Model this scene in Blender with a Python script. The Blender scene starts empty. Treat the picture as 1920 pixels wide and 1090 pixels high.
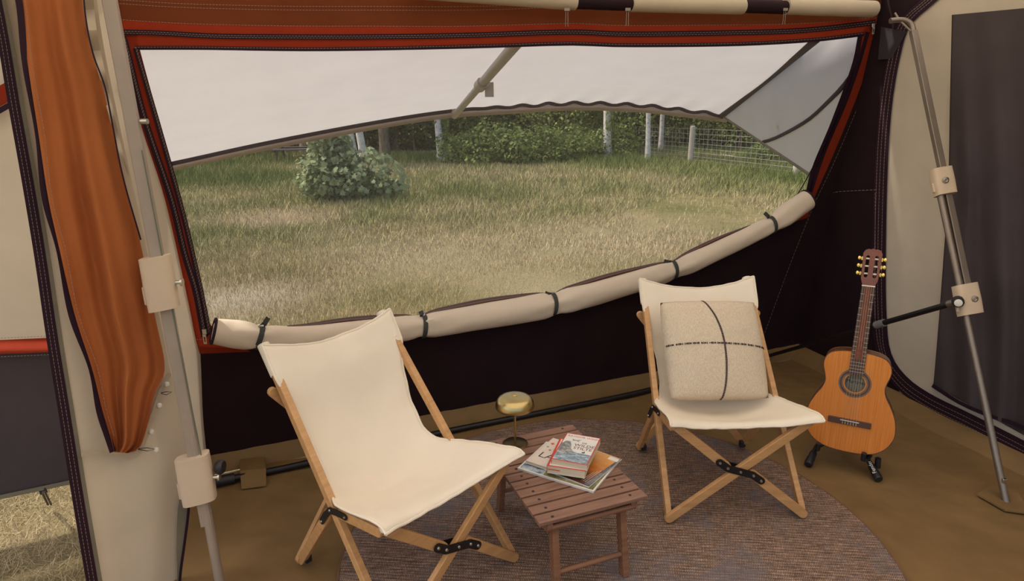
import bpy, bmesh, math, random
import numpy as np
from mathutils import Vector, Matrix, noise
random.seed(7); RNG = np.random.default_rng(7)
PI = math.pi
scn = bpy.context.scene
COL = scn.collection

# ---------------------------------------------------------------- camera, sky, sun, exposure
FPX, PITCH, ROLL, CAMH = 1212.0, math.radians(15.25), math.radians(-0.57), 1.6
_cr, _sr, _cp, _sp = math.cos(ROLL), math.sin(ROLL), math.cos(PITCH), math.sin(PITCH)
RT = Vector((_cr, _sr*_sp, _sr*_cp)); UP = Vector((-_sr, _cr*_sp, _cr*_cp)); FW = Vector((0, _cp, -_sp))
CAM = Vector((0, 0, CAMH))
cd = bpy.data.cameras.new('camera'); cam = bpy.data.objects.new('camera', cd); COL.objects.link(cam)
cd.sensor_fit = 'HORIZONTAL'; cd.sensor_width = 36.0; cd.lens = FPX/1920*36.0
cd.shift_y = -5/1920; cd.clip_start = 0.02; cd.clip_end = 400
M = Matrix((RT, UP, -FW)).transposed().to_4x4(); M.translation = CAM
cam.matrix_world = M
scn.camera = cam

world = bpy.data.worlds.new('World'); scn.world = world; world.use_nodes = True
wn = world.node_tree.nodes; wl = world.node_tree.links
bg = wn['Background']
sky = wn.new('ShaderNodeTexSky'); sky.sky_type = 'NISHITA'; sky.sun_disc = False
sky.sun_elevation = math.radians(57.8); sky.sun_rotation = math.radians(281); sky.dust_density = 3.0; sky.ozone_density = 1.0
wmx = wn.new('ShaderNodeMix'); wmx.data_type = 'RGBA'; wmx.blend_type = 'MULTIPLY'; wmx.inputs[0].default_value = 1.0; wmx.inputs[7].default_value = (1.0, .945, .875, 1)
wl.new(sky.outputs[0], wmx.inputs[6]); wl.new(wmx.outputs[2], bg.inputs[0]); bg.inputs[1].default_value = 0.30

sd = bpy.data.lights.new('sun_offscreen', 'SUN'); sd.energy = 4.3; sd.angle = math.radians(3.0); sd.color = (1.0, 0.94, 0.84)
sun = bpy.data.objects.new('sun_offscreen', sd); COL.objects.link(sun)
sun.location = (-8, 2, 14)
sun.rotation_euler = Vector((-0.52, 0.10, 0.84)).to_track_quat('Z', 'Y').to_euler()

scn.view_settings.view_transform = 'Standard'; scn.view_settings.look = 'None'
scn.view_settings.gamma = 1.0; scn.view_settings.use_curve_mapping = False
scn.view_settings.exposure = 0.02

# ---------------------------------------------------------------- geometry helpers
def ray(px, py): return RT*((px-960)/FPX) + UP*(-(py-540)/FPX) + FW
def gnd(px, py, z=0.0):
    d = ray(px, py); return CAM + d*((z-CAMH)/d.z)
class Plane:
    def __init__(s, p, n): s.p = Vector(p); s.n = Vector(n).normalized()
    def at(s, px, py, off=0.0):
        d = ray(px, py); p = s.p + s.n*off
        return CAM + d*((p-CAM).dot(s.n)/d.dot(s.n))
def lerp(a, b, t): return a + (b-a)*t
def resample(pts, n, smooth=True):
    P = [np.array(p, float) for p in pts]
    if len(P) == 2: return [P[0]+(P[1]-P[0])*i/(n-1) for i in range(n)]
    if smooth:
        Q = []
        E = [2*P[0]-P[1]] + P + [2*P[-1]-P[-2]]
        for i in range(1, len(E)-2):
            a, b, c, d = E[i-1:i+3]
            for k in range(8):
                t = k/8
                Q.append(.5*((2*b)+(c-a)*t+(2*a-5*b+4*c-d)*t*t+(3*b-a-3*c+d)*t**3))
        Q.append(P[-1]); P = Q
    L = [0]
    for a, b in zip(P[:-1], P[1:]): L.append(L[-1]+float(np.linalg.norm(b-a)))
    out = []; j = 0
    for i in range(n):
        s = L[-1]*i/(n-1)
        while j < len(L)-2 and L[j+1] < s: j += 1
        t = (s-L[j])/max(1e-9, L[j+1]-L[j]); out.append(P[j]+(P[j+1]-P[j])*min(1, max(0, t)))
    return out
def nz(x, y=0., z=0.): return noise.noise(Vector((x, y, z)))

def props(o, label=None, cat=None, group=None, kind=None):
    if label: o['label'] = label
    if cat: o['category'] = cat
    if group: o['group'] = group
    if kind: o['kind'] = kind
    return o
def thing(name, label, cat, loc=(0, 0, 0), group=None, rotz=0.0):
    o = bpy.data.objects.new(name, None); COL.objects.link(o); o.location = loc; o.rotation_euler = (0, 0, rotz)
    o.empty_display_size = .1
    return props(o, label, cat, group)
def link_mesh(name, me, mat, parent=None):
    o = bpy.data.objects.new(name, me); COL.objects.link(o)
    if mat is not None and not me.materials: me.materials.append(mat)
    if parent is not None: o.parent = parent
    return o
def dup_tree(root, parent=None):
    c = root.copy(); COL.objects.link(c); c.parent = parent
    for ch in root.children: dup_tree(ch, c)
    return c

class MB:
    def __init__(s): s.v = []; s.f = []
    def add(s, vs, fs):
        k = len(s.v); s.v += [tuple(p) for p in vs]; s.f += [tuple(i+k for i in f) for f in fs]
    def box(s, c, size, mat=None):
        x, y, z = [d/2 for d in size]; c = Vector(c)
        vs = [Vector(p) for p in ((-x,-y,-z),(x,-y,-z),(x,y,-z),(-x,y,-z),(-x,-y,z),(x,-y,z),(x,y,z),(-x,y,z))]
        if mat is not None: vs = [mat @ p for p in vs]
        s.add([p+c for p in vs], [(3,2,1,0),(4,5,6,7),(0,1,5,4),(1,2,6,5),(2,3,7,6),(3,0,4,7)])
    def tube(s, path, r, seg=10, caps=True, flat=1.0, up=None):
        P = [Vector(p) for p in path]; n = len(P)
        R = r if hasattr(r, '__len__') else [r]*n
        vs = []; fs = []
        ref = Vector(up) if up is not None else None
        for i in range(n):
            t = (P[min(i+1, n-1)]-P[max(i-1, 0)]).normalized()
            if ref is None: ref = Vector((0, 0, 1)) if abs(t.z) < .9 else Vector((1, 0, 0))
            a = (ref - t*ref.dot(t)).normalized(); b = t.cross(a); ref = a
            for k in range(seg):
                th = 2*PI*(k+.5)/seg
                vs.append(P[i] + a*(math.cos(th)*R[i]) + b*(math.sin(th)*R[i]*flat))
        for i in range(n-1):
            for k in range(seg):
                k2 = (k+1) % seg; fs.append((i*seg+k, i*seg+k2, (i+1)*seg+k2, (i+1)*seg+k))
        if caps: fs.append(tuple(range(seg))[::-1]); fs.append(tuple((n-1)*seg+k for k in range(seg)))
        s.add(vs, fs)
    def bar(s, p, q, w, h, wdir):
        p, q = Vector(p), Vector(q); t = (q-p).normalized(); wd = Vector(wdir); wd = (wd-t*wd.dot(t)).normalized(); hd = t.cross(wd)
        vs = [e + wd*(a*w/2) + hd*(b*h/2) for e in (p, q) for a, b in ((-1,-1),(1,-1),(1,1),(-1,1))]
        s.add(vs, [(3,2,1,0),(4,5,6,7),(0,1,5,4),(1,2,6,5),(2,3,7,6),(3,0,4,7)])
    def capsule(s, p, q, w, th, wdir, n=5):      # flat bar with rounded ends
        p, q = Vector(p), Vector(q); t = (q-p).normalized(); wd = Vector(wdir); wd = (wd-t*wd.dot(t)).normalized(); hd = t.cross(wd)
        out = []
        for i in range(n+1):
            a = PI/2 - PI*i/n; out.append(q + t*(math.cos(a)*w*.5) + wd*(math.sin(a)*w/2))
        for i in range(n+1):
            a = -PI/2 - PI*i/n; out.append(p + t*(math.cos(a)*w*.5) + wd*(math.sin(a)*w/2))
        s.prism(out, hd*th, center=True)
    def prism(s, poly, ext, center=False):
        e = Vector(ext); P = [Vector(p) for p in poly]; n = len(P)
        if center: P = [p-e*.5 for p in P]
        s.add(P+[p+e for p in P], [tuple(range(n))[::-1], tuple(range(n, 2*n))]+[(i, (i+1) % n, n+(i+1) % n, n+i) for i in range(n)])
    def lathe(s, prof, o=(0, 0, 0), seg=32, X=(1,0,0), Y=(0,1,0), Z=(0,0,1)):
        o = Vector(o); X = Vector(X); Y = Vector(Y); Z = Vector(Z); vs = []; fs = []; n = len(prof)
        for r, z in prof:
            for k in range(seg):
                a = 2*PI*k/seg; vs.append(o + X*(r*math.cos(a)) + Y*(r*math.sin(a)) + Z*z)
        for i in range(n-1):
            for k in range(seg):
                k2 = (k+1) % seg; fs.append((i*seg+k, i*seg+k2, (i+1)*seg+k2, (i+1)*seg+k))
        if prof[0][0] > 1e-6: fs.append(tuple(range(seg))[::-1])
        if prof[-1][0] > 1e-6: fs.append(tuple((n-1)*seg+k for k in range(seg)))
        s.add(vs, fs)
    def grid(s, fn, nu, nv):
        vs = [fn(i/(nu-1), j/(nv-1)) for j in range(nv) for i in range(nu)]
        s.add(vs, [(j*nu+i, j*nu+i+1, (j+1)*nu+i+1, (j+1)*nu+i) for j in range(nv-1) for i in range(nu-1)])
    def plate(s, outer, holes, o, U, V, ext):    # flat plate with holes, outlines in 2-D
        bm = bmesh.new(); loops = []
        for lp in [outer]+list(holes):
            vs = [bm.verts.new((a, b, 0)) for a, b in lp]; loops.append(vs)
            for i in range(len(vs)): bm.edges.new((vs[i], vs[(i+1) % len(vs)]))
        bmesh.ops.triangle_fill(bm, edges=bm.edges[:], use_beauty=True, normal=(0, 0, 1))
        bm.verts.index_update(); o = Vector(o); U = Vector(U); V = Vector(V); e = Vector(ext)
        P = [o+U*v.co.x+V*v.co.y for v in bm.verts]; n = len(P)
        F = [tuple(v.index for v in f.verts) for f in bm.faces]
        fs = [f[::-1] for f in F] + [tuple(i+n for i in f) for f in F]
        for vs in loops:
            ids = [v.index for v in vs]
            for i in range(len(ids)):
                a, b = ids[i], ids[(i+1) % len(ids)]; fs.append((a, b, b+n, a+n))
        bm.free(); s.add(P+[p+e for p in P], fs)
    def build(s, name, mat, parent=None, smooth=False, bevel=0.0, weld=False, angle=None):
        off = None
        if parent is not None and getattr(s, 'world', False):
            off = Vector((0, 0, 0)); q = parent
            while q is not None: off += q.location; q = q.parent
        V = s.v if off is None else [(a-off.x, b-off.y, c-off.z) for a, b, c in s.v]
        me = bpy.data.meshes.new(name); me.from_pydata(V, [], s.f); me.update()
        bm = bmesh.new(); bm.from_mesh(me)
        if weld: bmesh.ops.remove_doubles(bm, verts=bm.verts, dist=1e-5)
        bmesh.ops.recalc_face_normals(bm, faces=bm.faces)
        if bevel > 0:
            ed = [e for e in bm.edges if len(e.link_faces) == 2 and e.calc_face_angle(0) > .6]
            bmesh.ops.bevel(bm, geom=ed, offset=bevel, segments=2, affect='EDGES', profile=.5, clamp_overlap=True)
        if smooth:
            for f in bm.faces: f.smooth = True
            for e in bm.edges:
                if len(e.link_faces) == 2 and e.calc_face_angle(0) > (angle or .7): e.smooth = False
        bm.to_mesh(me); bm.free()
        return link_mesh(name, me, mat, parent)
def W():            # a builder in world coordinates (converted to the parent's base when built)
    m = MB(); m.world = True; return m

# ---------------------------------------------------------------- materials
MATS = {}
def S2L(c): return tuple(((x/255)/12.92 if x/255 <= .04045 else ((x/255+.055)/1.055)**2.4) for x in c)
def new_mat(name):
    m = bpy.data.materials.new(name); m.use_nodes = True; MATS[name] = m
    return m, m.node_tree.nodes, m.node_tree.links, m.node_tree.nodes['Principled BSDF']
def ramp(nd, stops):
    r = nd.new('ShaderNodeValToRGB'); el = r.color_ramp.elements
    while len(el) < len(stops): el.new(.5)
    for e, (p, c) in zip(el, stops): e.position = p; e.color = (*c, 1)
    return r
def coords(nd, lk, scale=(1, 1, 1), kind='Object', rot=(0, 0, 0)):
    tc = nd.new('ShaderNodeTexCoord'); mp = nd.new('ShaderNodeMapping'); mp.inputs['Scale'].default_value = scale; mp.inputs['Rotation'].default_value = rot
    lk.new(tc.outputs[kind], mp.inputs[0]); return mp.outputs[0]
def ntex(nd, lk, vec, scale, detail=4, rough=.55):
    n = nd.new('ShaderNodeTexNoise'); n.inputs['Scale'].default_value = scale; n.inputs['Detail'].default_value = detail; n.inputs['Roughness'].default_value = rough
    lk.new(vec, n.inputs['Vector']); return n.outputs[0]
def bump(nd, lk, b, h, strength, dist=.01, chain=None):
    bp = nd.new('ShaderNodeBump'); bp.inputs['Strength'].default_value = strength; bp.inputs['Distance'].default_value = dist
    lk.new(h, bp.inputs['Height'])
    if chain is not None: lk.new(chain, bp.inputs['Normal'])
    lk.new(bp.outputs[0], b.inputs['Normal']); return bp.outputs[0]
def fabric(name, col, rough=.9, var=.12, wrinkle=.25, weave=.15, trans=0.0, wscale=3.0, sheen=.0, weavescale=420):
    m, nd, lk, b = new_mat(name); v = coords(nd, lk)
    c = col; lo = tuple(x*(1-var) for x in c); hi = tuple(min(1, x*(1+var)) for x in c)
    n1 = ntex(nd, lk, v, 5.0, 5); r = ramp(nd, [(.3, lo), (.7, hi)]); lk.new(n1, r.inputs[0]); lk.new(r.outputs[0], b.inputs['Base Color'])
    b.inputs['Roughness'].default_value = rough; b.inputs['Specular IOR Level'].default_value = .18
    if sheen: b.inputs['Sheen Weight'].default_value = sheen
    n2 = ntex(nd, lk, v, wscale, 3, .5); ch = bump(nd, lk, b, n2, wrinkle, .05)
    n3 = ntex(nd, lk, v, weavescale, 2); bump(nd, lk, b, n3, weave, .002, ch)
    if trans > 0:
        out = nd['Material Output']; tr = nd.new('ShaderNodeBsdfTranslucent'); lk.new(r.outputs[0], tr.inputs[0])
        mx = nd.new('ShaderNodeMixShader'); mx.inputs[0].default_value = trans
        lk.new(b.outputs[0], mx.inputs[1]); lk.new(tr.outputs[0], mx.inputs[2]); lk.new(mx.outputs[0], out.inputs[0])
    return m
def wood(name, c1, c2, rough=.45, scale=(6, 60, 60), bumpk=.12):
    m, nd, lk, b = new_mat(name); v = coords(nd, lk, scale)
    n = ntex(nd, lk, v, 1.0, 6, .6); r = ramp(nd, [(.25, c1), (.75, c2)]); lk.new(n, r.inputs[0]); lk.new(r.outputs[0], b.inputs['Base Color'])
    b.inputs['Roughness'].default_value = rough; bump(nd, lk, b, n, bumpk, .004); return m
def plain(name, col, rough=.5, metal=0.0, spec=.5, var=.06, nscale=12):
    m, nd, lk, b = new_mat(name); v = coords(nd, lk)
    n = ntex(nd, lk, v, nscale, 4); r = ramp(nd, [(.3, tuple(x*(1-var) for x in col)), (.7, tuple(min(1, x*(1+var)) for x in col))])
    lk.new(n, r.inputs[0]); lk.new(r.outputs[0], b.inputs['Base Color'])
    b.inputs['Roughness'].default_value = rough; b.inputs['Metallic'].default_value = metal; b.inputs['Specular IOR Level'].default_value = spec
    return m

DARK = fabric('dark_canvas', (.020, .0085, .0115), var=.15, wrinkle=.3, weave=.1)
DARKGREY = fabric('slate_canvas', (.070, .055, .058), var=.1, wrinkle=.35, weave=.12, wscale=2.0)
ORANGE = fabric('orange_canvas', (.27, .030, .010), var=.06, wrinkle=.2, trans=.12)
RUST = fabric('rust_canvas', (.150, .036, .011), var=.08, wrinkle=.2, trans=.12)
CURTAIN = fabric('orange_curtain_cloth', (.43, .135, .042), var=.06, wrinkle=.2, trans=.1)
CREAM = fabric('cream_canvas', (.56, .47, .355), var=.05, wrinkle=.25, trans=.15)
ROOFM = fabric('roof_canvas', (.80, .72, .60), var=.03, wrinkle=.2, trans=.65)
SLING = fabric('sling_canvas', (.80, .71, .58), var=.025, wrinkle=.12, weave=.1, wscale=4)
ROLLM = fabric('roll_canvas', (.62, .52, .41), var=.04, wrinkle=.2, weave=.15, wscale=6)
CANOPY = fabric('canopy_canvas', (.62, .585, .555), var=.03, wrinkle=.25, trans=.36, wscale=1.6)
TAN = fabric('tan_groundsheet', (.205, .125, .052), rough=.62, var=.12, wrinkle=.95, weave=.08, wscale=2.2)
ZIP = fabric('zip_tape', (.026, .010, .020), rough=.7, var=.1, wrinkle=.05)
VELCRO = fabric('velcro_pile', (.20, .175, .125), var=.15, wrinkle=.1, weave=.6)
STITCH = plain('stitch_thread', (.27, .19, .155), .8)
STRAP = fabric('strap_webbing', (.050, .052, .048), rough=.75, weave=.3)
LEATHER = fabric('cream_leather', (.60, .47, .34), rough=.65, var=.05, wrinkle=.12, weave=.2)
VINYL = plain('brown_vinyl', (.065, .020, .012), .15, 0, .6)
BEECH = wood('beech_wood', (.44, .225, .085), (.62, .345, .145))
BEECHD = BEECH
ACACIA = wood('acacia_wood', (.155, .072, .044), (.30, .165, .108), .55)
ACACIAD = wood('acacia_wood_frame', (.165, .070, .036), (.30, .140, .075), .5)
BLACKM = plain('black_metal', (.014, .012, .013), .45, .3)
BLACKP = plain('black_plastic', (.016, .013, .016), .5)
STEEL = plain('steel', (.25, .205, .17), .42, .7)
ALU = plain('dull_aluminium', (.36, .29, .235), .5, .2)
SCREW = plain('screw_metal', (.6, .57, .52), .3, 1.0)
BRASS = plain('brushed_brass', (.52, .40, .18), .30, 1.0)
BRASSD = plain('dark_bronze', (.10, .070, .035), .38, 1.0)
GOLD = plain('gold_hardware', (.80, .55, .16), .25, 1.0)
GREYALU = plain('grey_anodised', (.40, .375, .34), .45, .3)
WHITEP = plain('white_plastic', (.75, .72, .65), .5)

# ---------------------------------------------------------------- planes of the place
A0 = gnd(385, 860, .06); B0 = gnd(1460, 655, .06)
UW = (B0-A0).normalized(); NW = Vector((UW.y, -UW.x, 0))           # along the front wall / towards the room
TILT = .40/2.05
NF = UW.cross(Vector((0, 0, 1)) + NW*TILT).normalized()
if NF.y > 0: NF = -NF
FRONT = Plane(A0, NF)
RB0 = gnd(1690, 740, .06); RB1 = gnd(1920, 850, .06); URW = (RB1-RB0).normalized(); NRW = Vector((URW.y, -URW.x, 0))
if NRW.x > 0: NRW = -NRW
RN = URW.cross(Vector((0, 0, 1)) + NRW*.045).normalized()
if RN.x > 0: RN = -RN
RIGHT = Plane(RB0, RN)
JAMB = Plane((-1.15, 2.0, 0), (.707, -.707, 0))
EDGE = Plane(A0 - NW*2.0 + NW*.40, NW)                              # canopy edge, 2 m outside the wall top
fa = gnd(0, 935, .14); fb = gnd(140, 905, .14); OU = (fb-fa).normalized()
OUTER = Plane(fa, (OU.y, -OU.x, 0))

def corner_pt(z):
    a, b = FRONT, RIGHT; d = np.array([[a.n.x, a.n.y], [b.n.x, b.n.y]]); r = np.array([a.p.dot(a.n)-a.n.z*z, b.p.dot(b.n)-b.n.z*z]); x, y = np.linalg.solve(d, r); return Vector((x, y, z))
def patch(m, left, right, plane, nu=12, nv=24, off=0.0, disp=None, smooth=True):
    L = resample(left, nv, smooth); R = resample(right, nv, smooth)
    def fn(u, v):
        j = int(round(v*(nv-1))); p = L[j]*(1-u) + R[j]*u
        d = off + (disp(u, v) if disp else 0)
        return plane.at(p[0], p[1], d)
    m.grid(fn, nu, nv); return m
def ribbon(m, pts, plane, wpx, off=.004, n=None, th=.003):
    n = n or max(6, 4*len(pts)); P = resample(pts, n)
    for i in range(n):
        a = P[max(0, i-1)]; b = P[min(n-1, i+1)]; t = (b-a)/max(1e-9, np.linalg.norm(b-a)); nn = np.array((-t[1], t[0]))
        w = wpx if not hasattr(wpx, '__len__') else wpx[0]+(wpx[1]-wpx[0])*i/(n-1)
        q0 = P[i]-nn*w/2; q1 = P[i]+nn*w/2
        m.v += [tuple(plane.at(*q0, off-th)), tuple(plane.at(*q0, off)), tuple(plane.at(*q1, off)), tuple(plane.at(*q1, off-th))]
    k0 = len(m.v)-4*n
    for i in range(n-1):
        a = k0+4*i; b = a+4
        for k in range(4): m.f.append((a+k, a+(k+1) % 4, b+(k+1) % 4, b+k))
    m.f.append((k0+3, k0+2, k0+1, k0)); e = k0+4*(n-1); m.f.append((e, e+1, e+2, e+3)); return m
def stitches(m, pts, plane, off=.006, step=7.0, duty=.62, wpx=1.0, sag=0):
    P = [np.array(p, float) for p in pts]; L = sum(np.linalg.norm(b-a) for a, b in zip(P[:-1], P[1:]))
    n = max(3, int(L/step)); Q = resample(pts, n+1)
    for i in range(n):
        a = Q[i]; b = Q[i]+(Q[i+1]-Q[i])*duty; t = (b-a)/max(1e-9, np.linalg.norm(b-a)); nn = np.array((-t[1], t[0]))*wpx*.5
        m.add([plane.at(*(a-nn), off), plane.at(*(b-nn), off), plane.at(*(b+nn), off), plane.at(*(a+nn), off)], [(0, 1, 2, 3)])
    return m
def struct(o): o['kind'] = 'structure'; return o

# ================================================================ GROUND AND FLOOR
PATCHES = [(gnd(440, 556), .75, (.34, .295, .23)), (gnd(520, 405), 1.0, (.25, .185, .115)), (gnd(1150, 450), 1.9, (.29, .24, .14)), (gnd(60, 1000), .9, (.30, .235, .14)), (gnd(780, 480), 1.2, (.28, .23, .135)), (gnd(1010, 540), .7, (.30, .25, .15))]
def make_ground():
    m, nd, lk, b = new_mat('meadow_soil'); v = coords(nd, lk)
    n1 = ntex(nd, lk, v, .55, 6, .6); n2 = ntex(nd, lk, v, 9.0, 8, .7)
    mx = nd.new('ShaderNodeMath'); mx.operation = 'MULTIPLY_ADD'; mx.inputs[1].default_value = .45; lk.new(n2, mx.inputs[0])
    mm = nd.new('ShaderNodeMath'); mm.operation = 'MULTIPLY'; mm.inputs[1].default_value = .55; lk.new(n1, mm.inputs[0]); lk.new(mm.outputs[0], mx.inputs[2])
    r = ramp(nd, [(.32, (.075, .085, .026)), (.46, (.16, .15, .055)), (.58, (.27, .215, .11)), (.70, (.36, .29, .19))]); lk.new(mx.outputs[0], r.inputs[0])
    col = r.outputs[0]
    for (pos, rad, cc) in PATCHES:
        dv = nd.new('ShaderNodeVectorMath'); dv.operation = 'DISTANCE'; dv.inputs[1].default_value = (pos.x, pos.y, 0); lk.new(v, dv.inputs[0])
        pn = nd.new('ShaderNodeMath'); pn.operation = 'MULTIPLY_ADD'; pn.inputs[1].default_value = 1.6*rad; lk.new(n2, pn.inputs[0]); lk.new(dv.outputs['Value'], pn.inputs[2])
        mr = nd.new('ShaderNodeMapRange'); mr.inputs[1].default_value = rad*.9; mr.inputs[2].default_value = rad*2.3; mr.inputs[3].default_value = .8; mr.inputs[4].default_value = 0; lk.new(pn.outputs[0], mr.inputs[0])
        mc = nd.new('ShaderNodeMix'); mc.data_type = 'RGBA'; lk.new(mr.outputs[0], mc.inputs[0]); lk.new(col, mc.inputs[6]); mc.inputs[7].default_value = (*cc, 1); col = mc.outputs[2]
    lk.new(col, b.inputs['Base Color']); b.inputs['Roughness'].default_value = .95; b.inputs['Specular IOR Level'].default_value = .1
    n3 = ntex(nd, lk, v, 55.0, 6, .75); r3 = ramp(nd, [(.32, (.50, .50, .48)), (.68, (1.25, 1.22, 1.15))]); lk.new(n3, r3.inputs[0])
    mg = nd.new('ShaderNodeMix'); mg.data_type = 'RGBA'; mg.blend_type = 'MULTIPLY'; mg.inputs[0].default_value = 1.0; lk.new(col, mg.inputs[6]); lk.new(r3.outputs[0], mg.inputs[7]); lk.new(mg.outputs[2], b.inputs['Base Color'])
    bump(nd, lk, b, n3, .7, .03)
    g = MB()
    def fn(u, w):
        x = -45+90*u; y = -14+94*w
        return Vector((x, y, -.035 + (0 if y < 6 else .06*nz(x*.25, y*.25))))
    g.grid(fn, 46, 48); o = g.build('ground', m, smooth=True); struct(o)
    props(o, 'dry summer meadow ground around the tent')
make_ground()

FL0 = A0 + NW*.05; FL0.z = 0
cornerF = A0 + UW*3.56; 
def front_line(t, z=.06, inset=0.0): p = A0+UW*t+NW*inset; p.z = z; return p
# corner of the two walls along the ground
def isect2(p, u, q, w):
    d = u.x*w.y-u.y*w.x; t = ((q.x-p.x)*w.y-(q.y-p.y)*w.x)/d; return p+u*t
CORN = isect2(A0, UW, RB0, URW); LC = (CORN-A0).length
def make_floor():
    f = MB(); NL = Vector((-1.40, -1.2, 0)); NR = RB0+URW*5.2; NR.z = 0
    FLc = front_line(-.02, 0, .05); FRc = CORN+NW*.05-URW*0; FRc.z = 0
    def fn(u, w):
        near = NL.lerp(NR, u); far = FLc.lerp(FRc, u)
        p = near.lerp(far, w)
        k = max(0, min(1, (p.x-1.75)*2.2))*max(0, min(1, (p.y-1.2)))
        d = .020*nz(p.x*1.3+p.y*2.6, p.y*.7-p.x*1.0, 2)*k
        k2 = max(0, min(1, (w-.86)/.14)); d += .010*nz(p.x*3.4, p.y*1.2, 7)*k2
        p.z = min(.009, d) - .004*(k+k2 > 0)
        return p
    f.grid(fn, 70, 80); o = struct(f.build('floor', TAN, smooth=True)); props(o, 'tan canvas groundsheet with soft wrinkles')
    w = MB()
    def mf(u, v):
        p = front_line(-.02+(LC+.02)*u, 0, .05); q = front_line(-.02+(LC+.02)*u, .075+.008*nz(u*14), -.004); r = p.lerp(q, v); r.z = -.004+ .079*v + .006*nz(u*20, v*2)
        return r + NW*(.008*nz(u*30, v*3))
    w.grid(mf, 60, 5); w.build('mud_flap', TAN, o, smooth=True)
    w = MB(); n2 = Vector(NRW)
    def rf(u, v):
        p = CORN+URW*(5.2*u); p.z = 0; r = p + n2*(.10*(1-v)) ; r.z = -.006+.075*v; return r + n2*(.01*nz(u*25, v*2))
    w.grid(rf, 70, 5); w.build('mud_flap', TAN, o, smooth=True)
    # patches sewn on the floor: sleeve for the floor bar, pad under the right pole
    w = MB(); P = [gnd(*p, .012) for p in ((1832, 926), (1866, 905), (1908, 922), (1930, 962), (1885, 956))]
    w.prism(P, (0, 0, -.008)); w.build('pole_pad', TAN, o)
    return o
FLOOR = make_floor()

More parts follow.
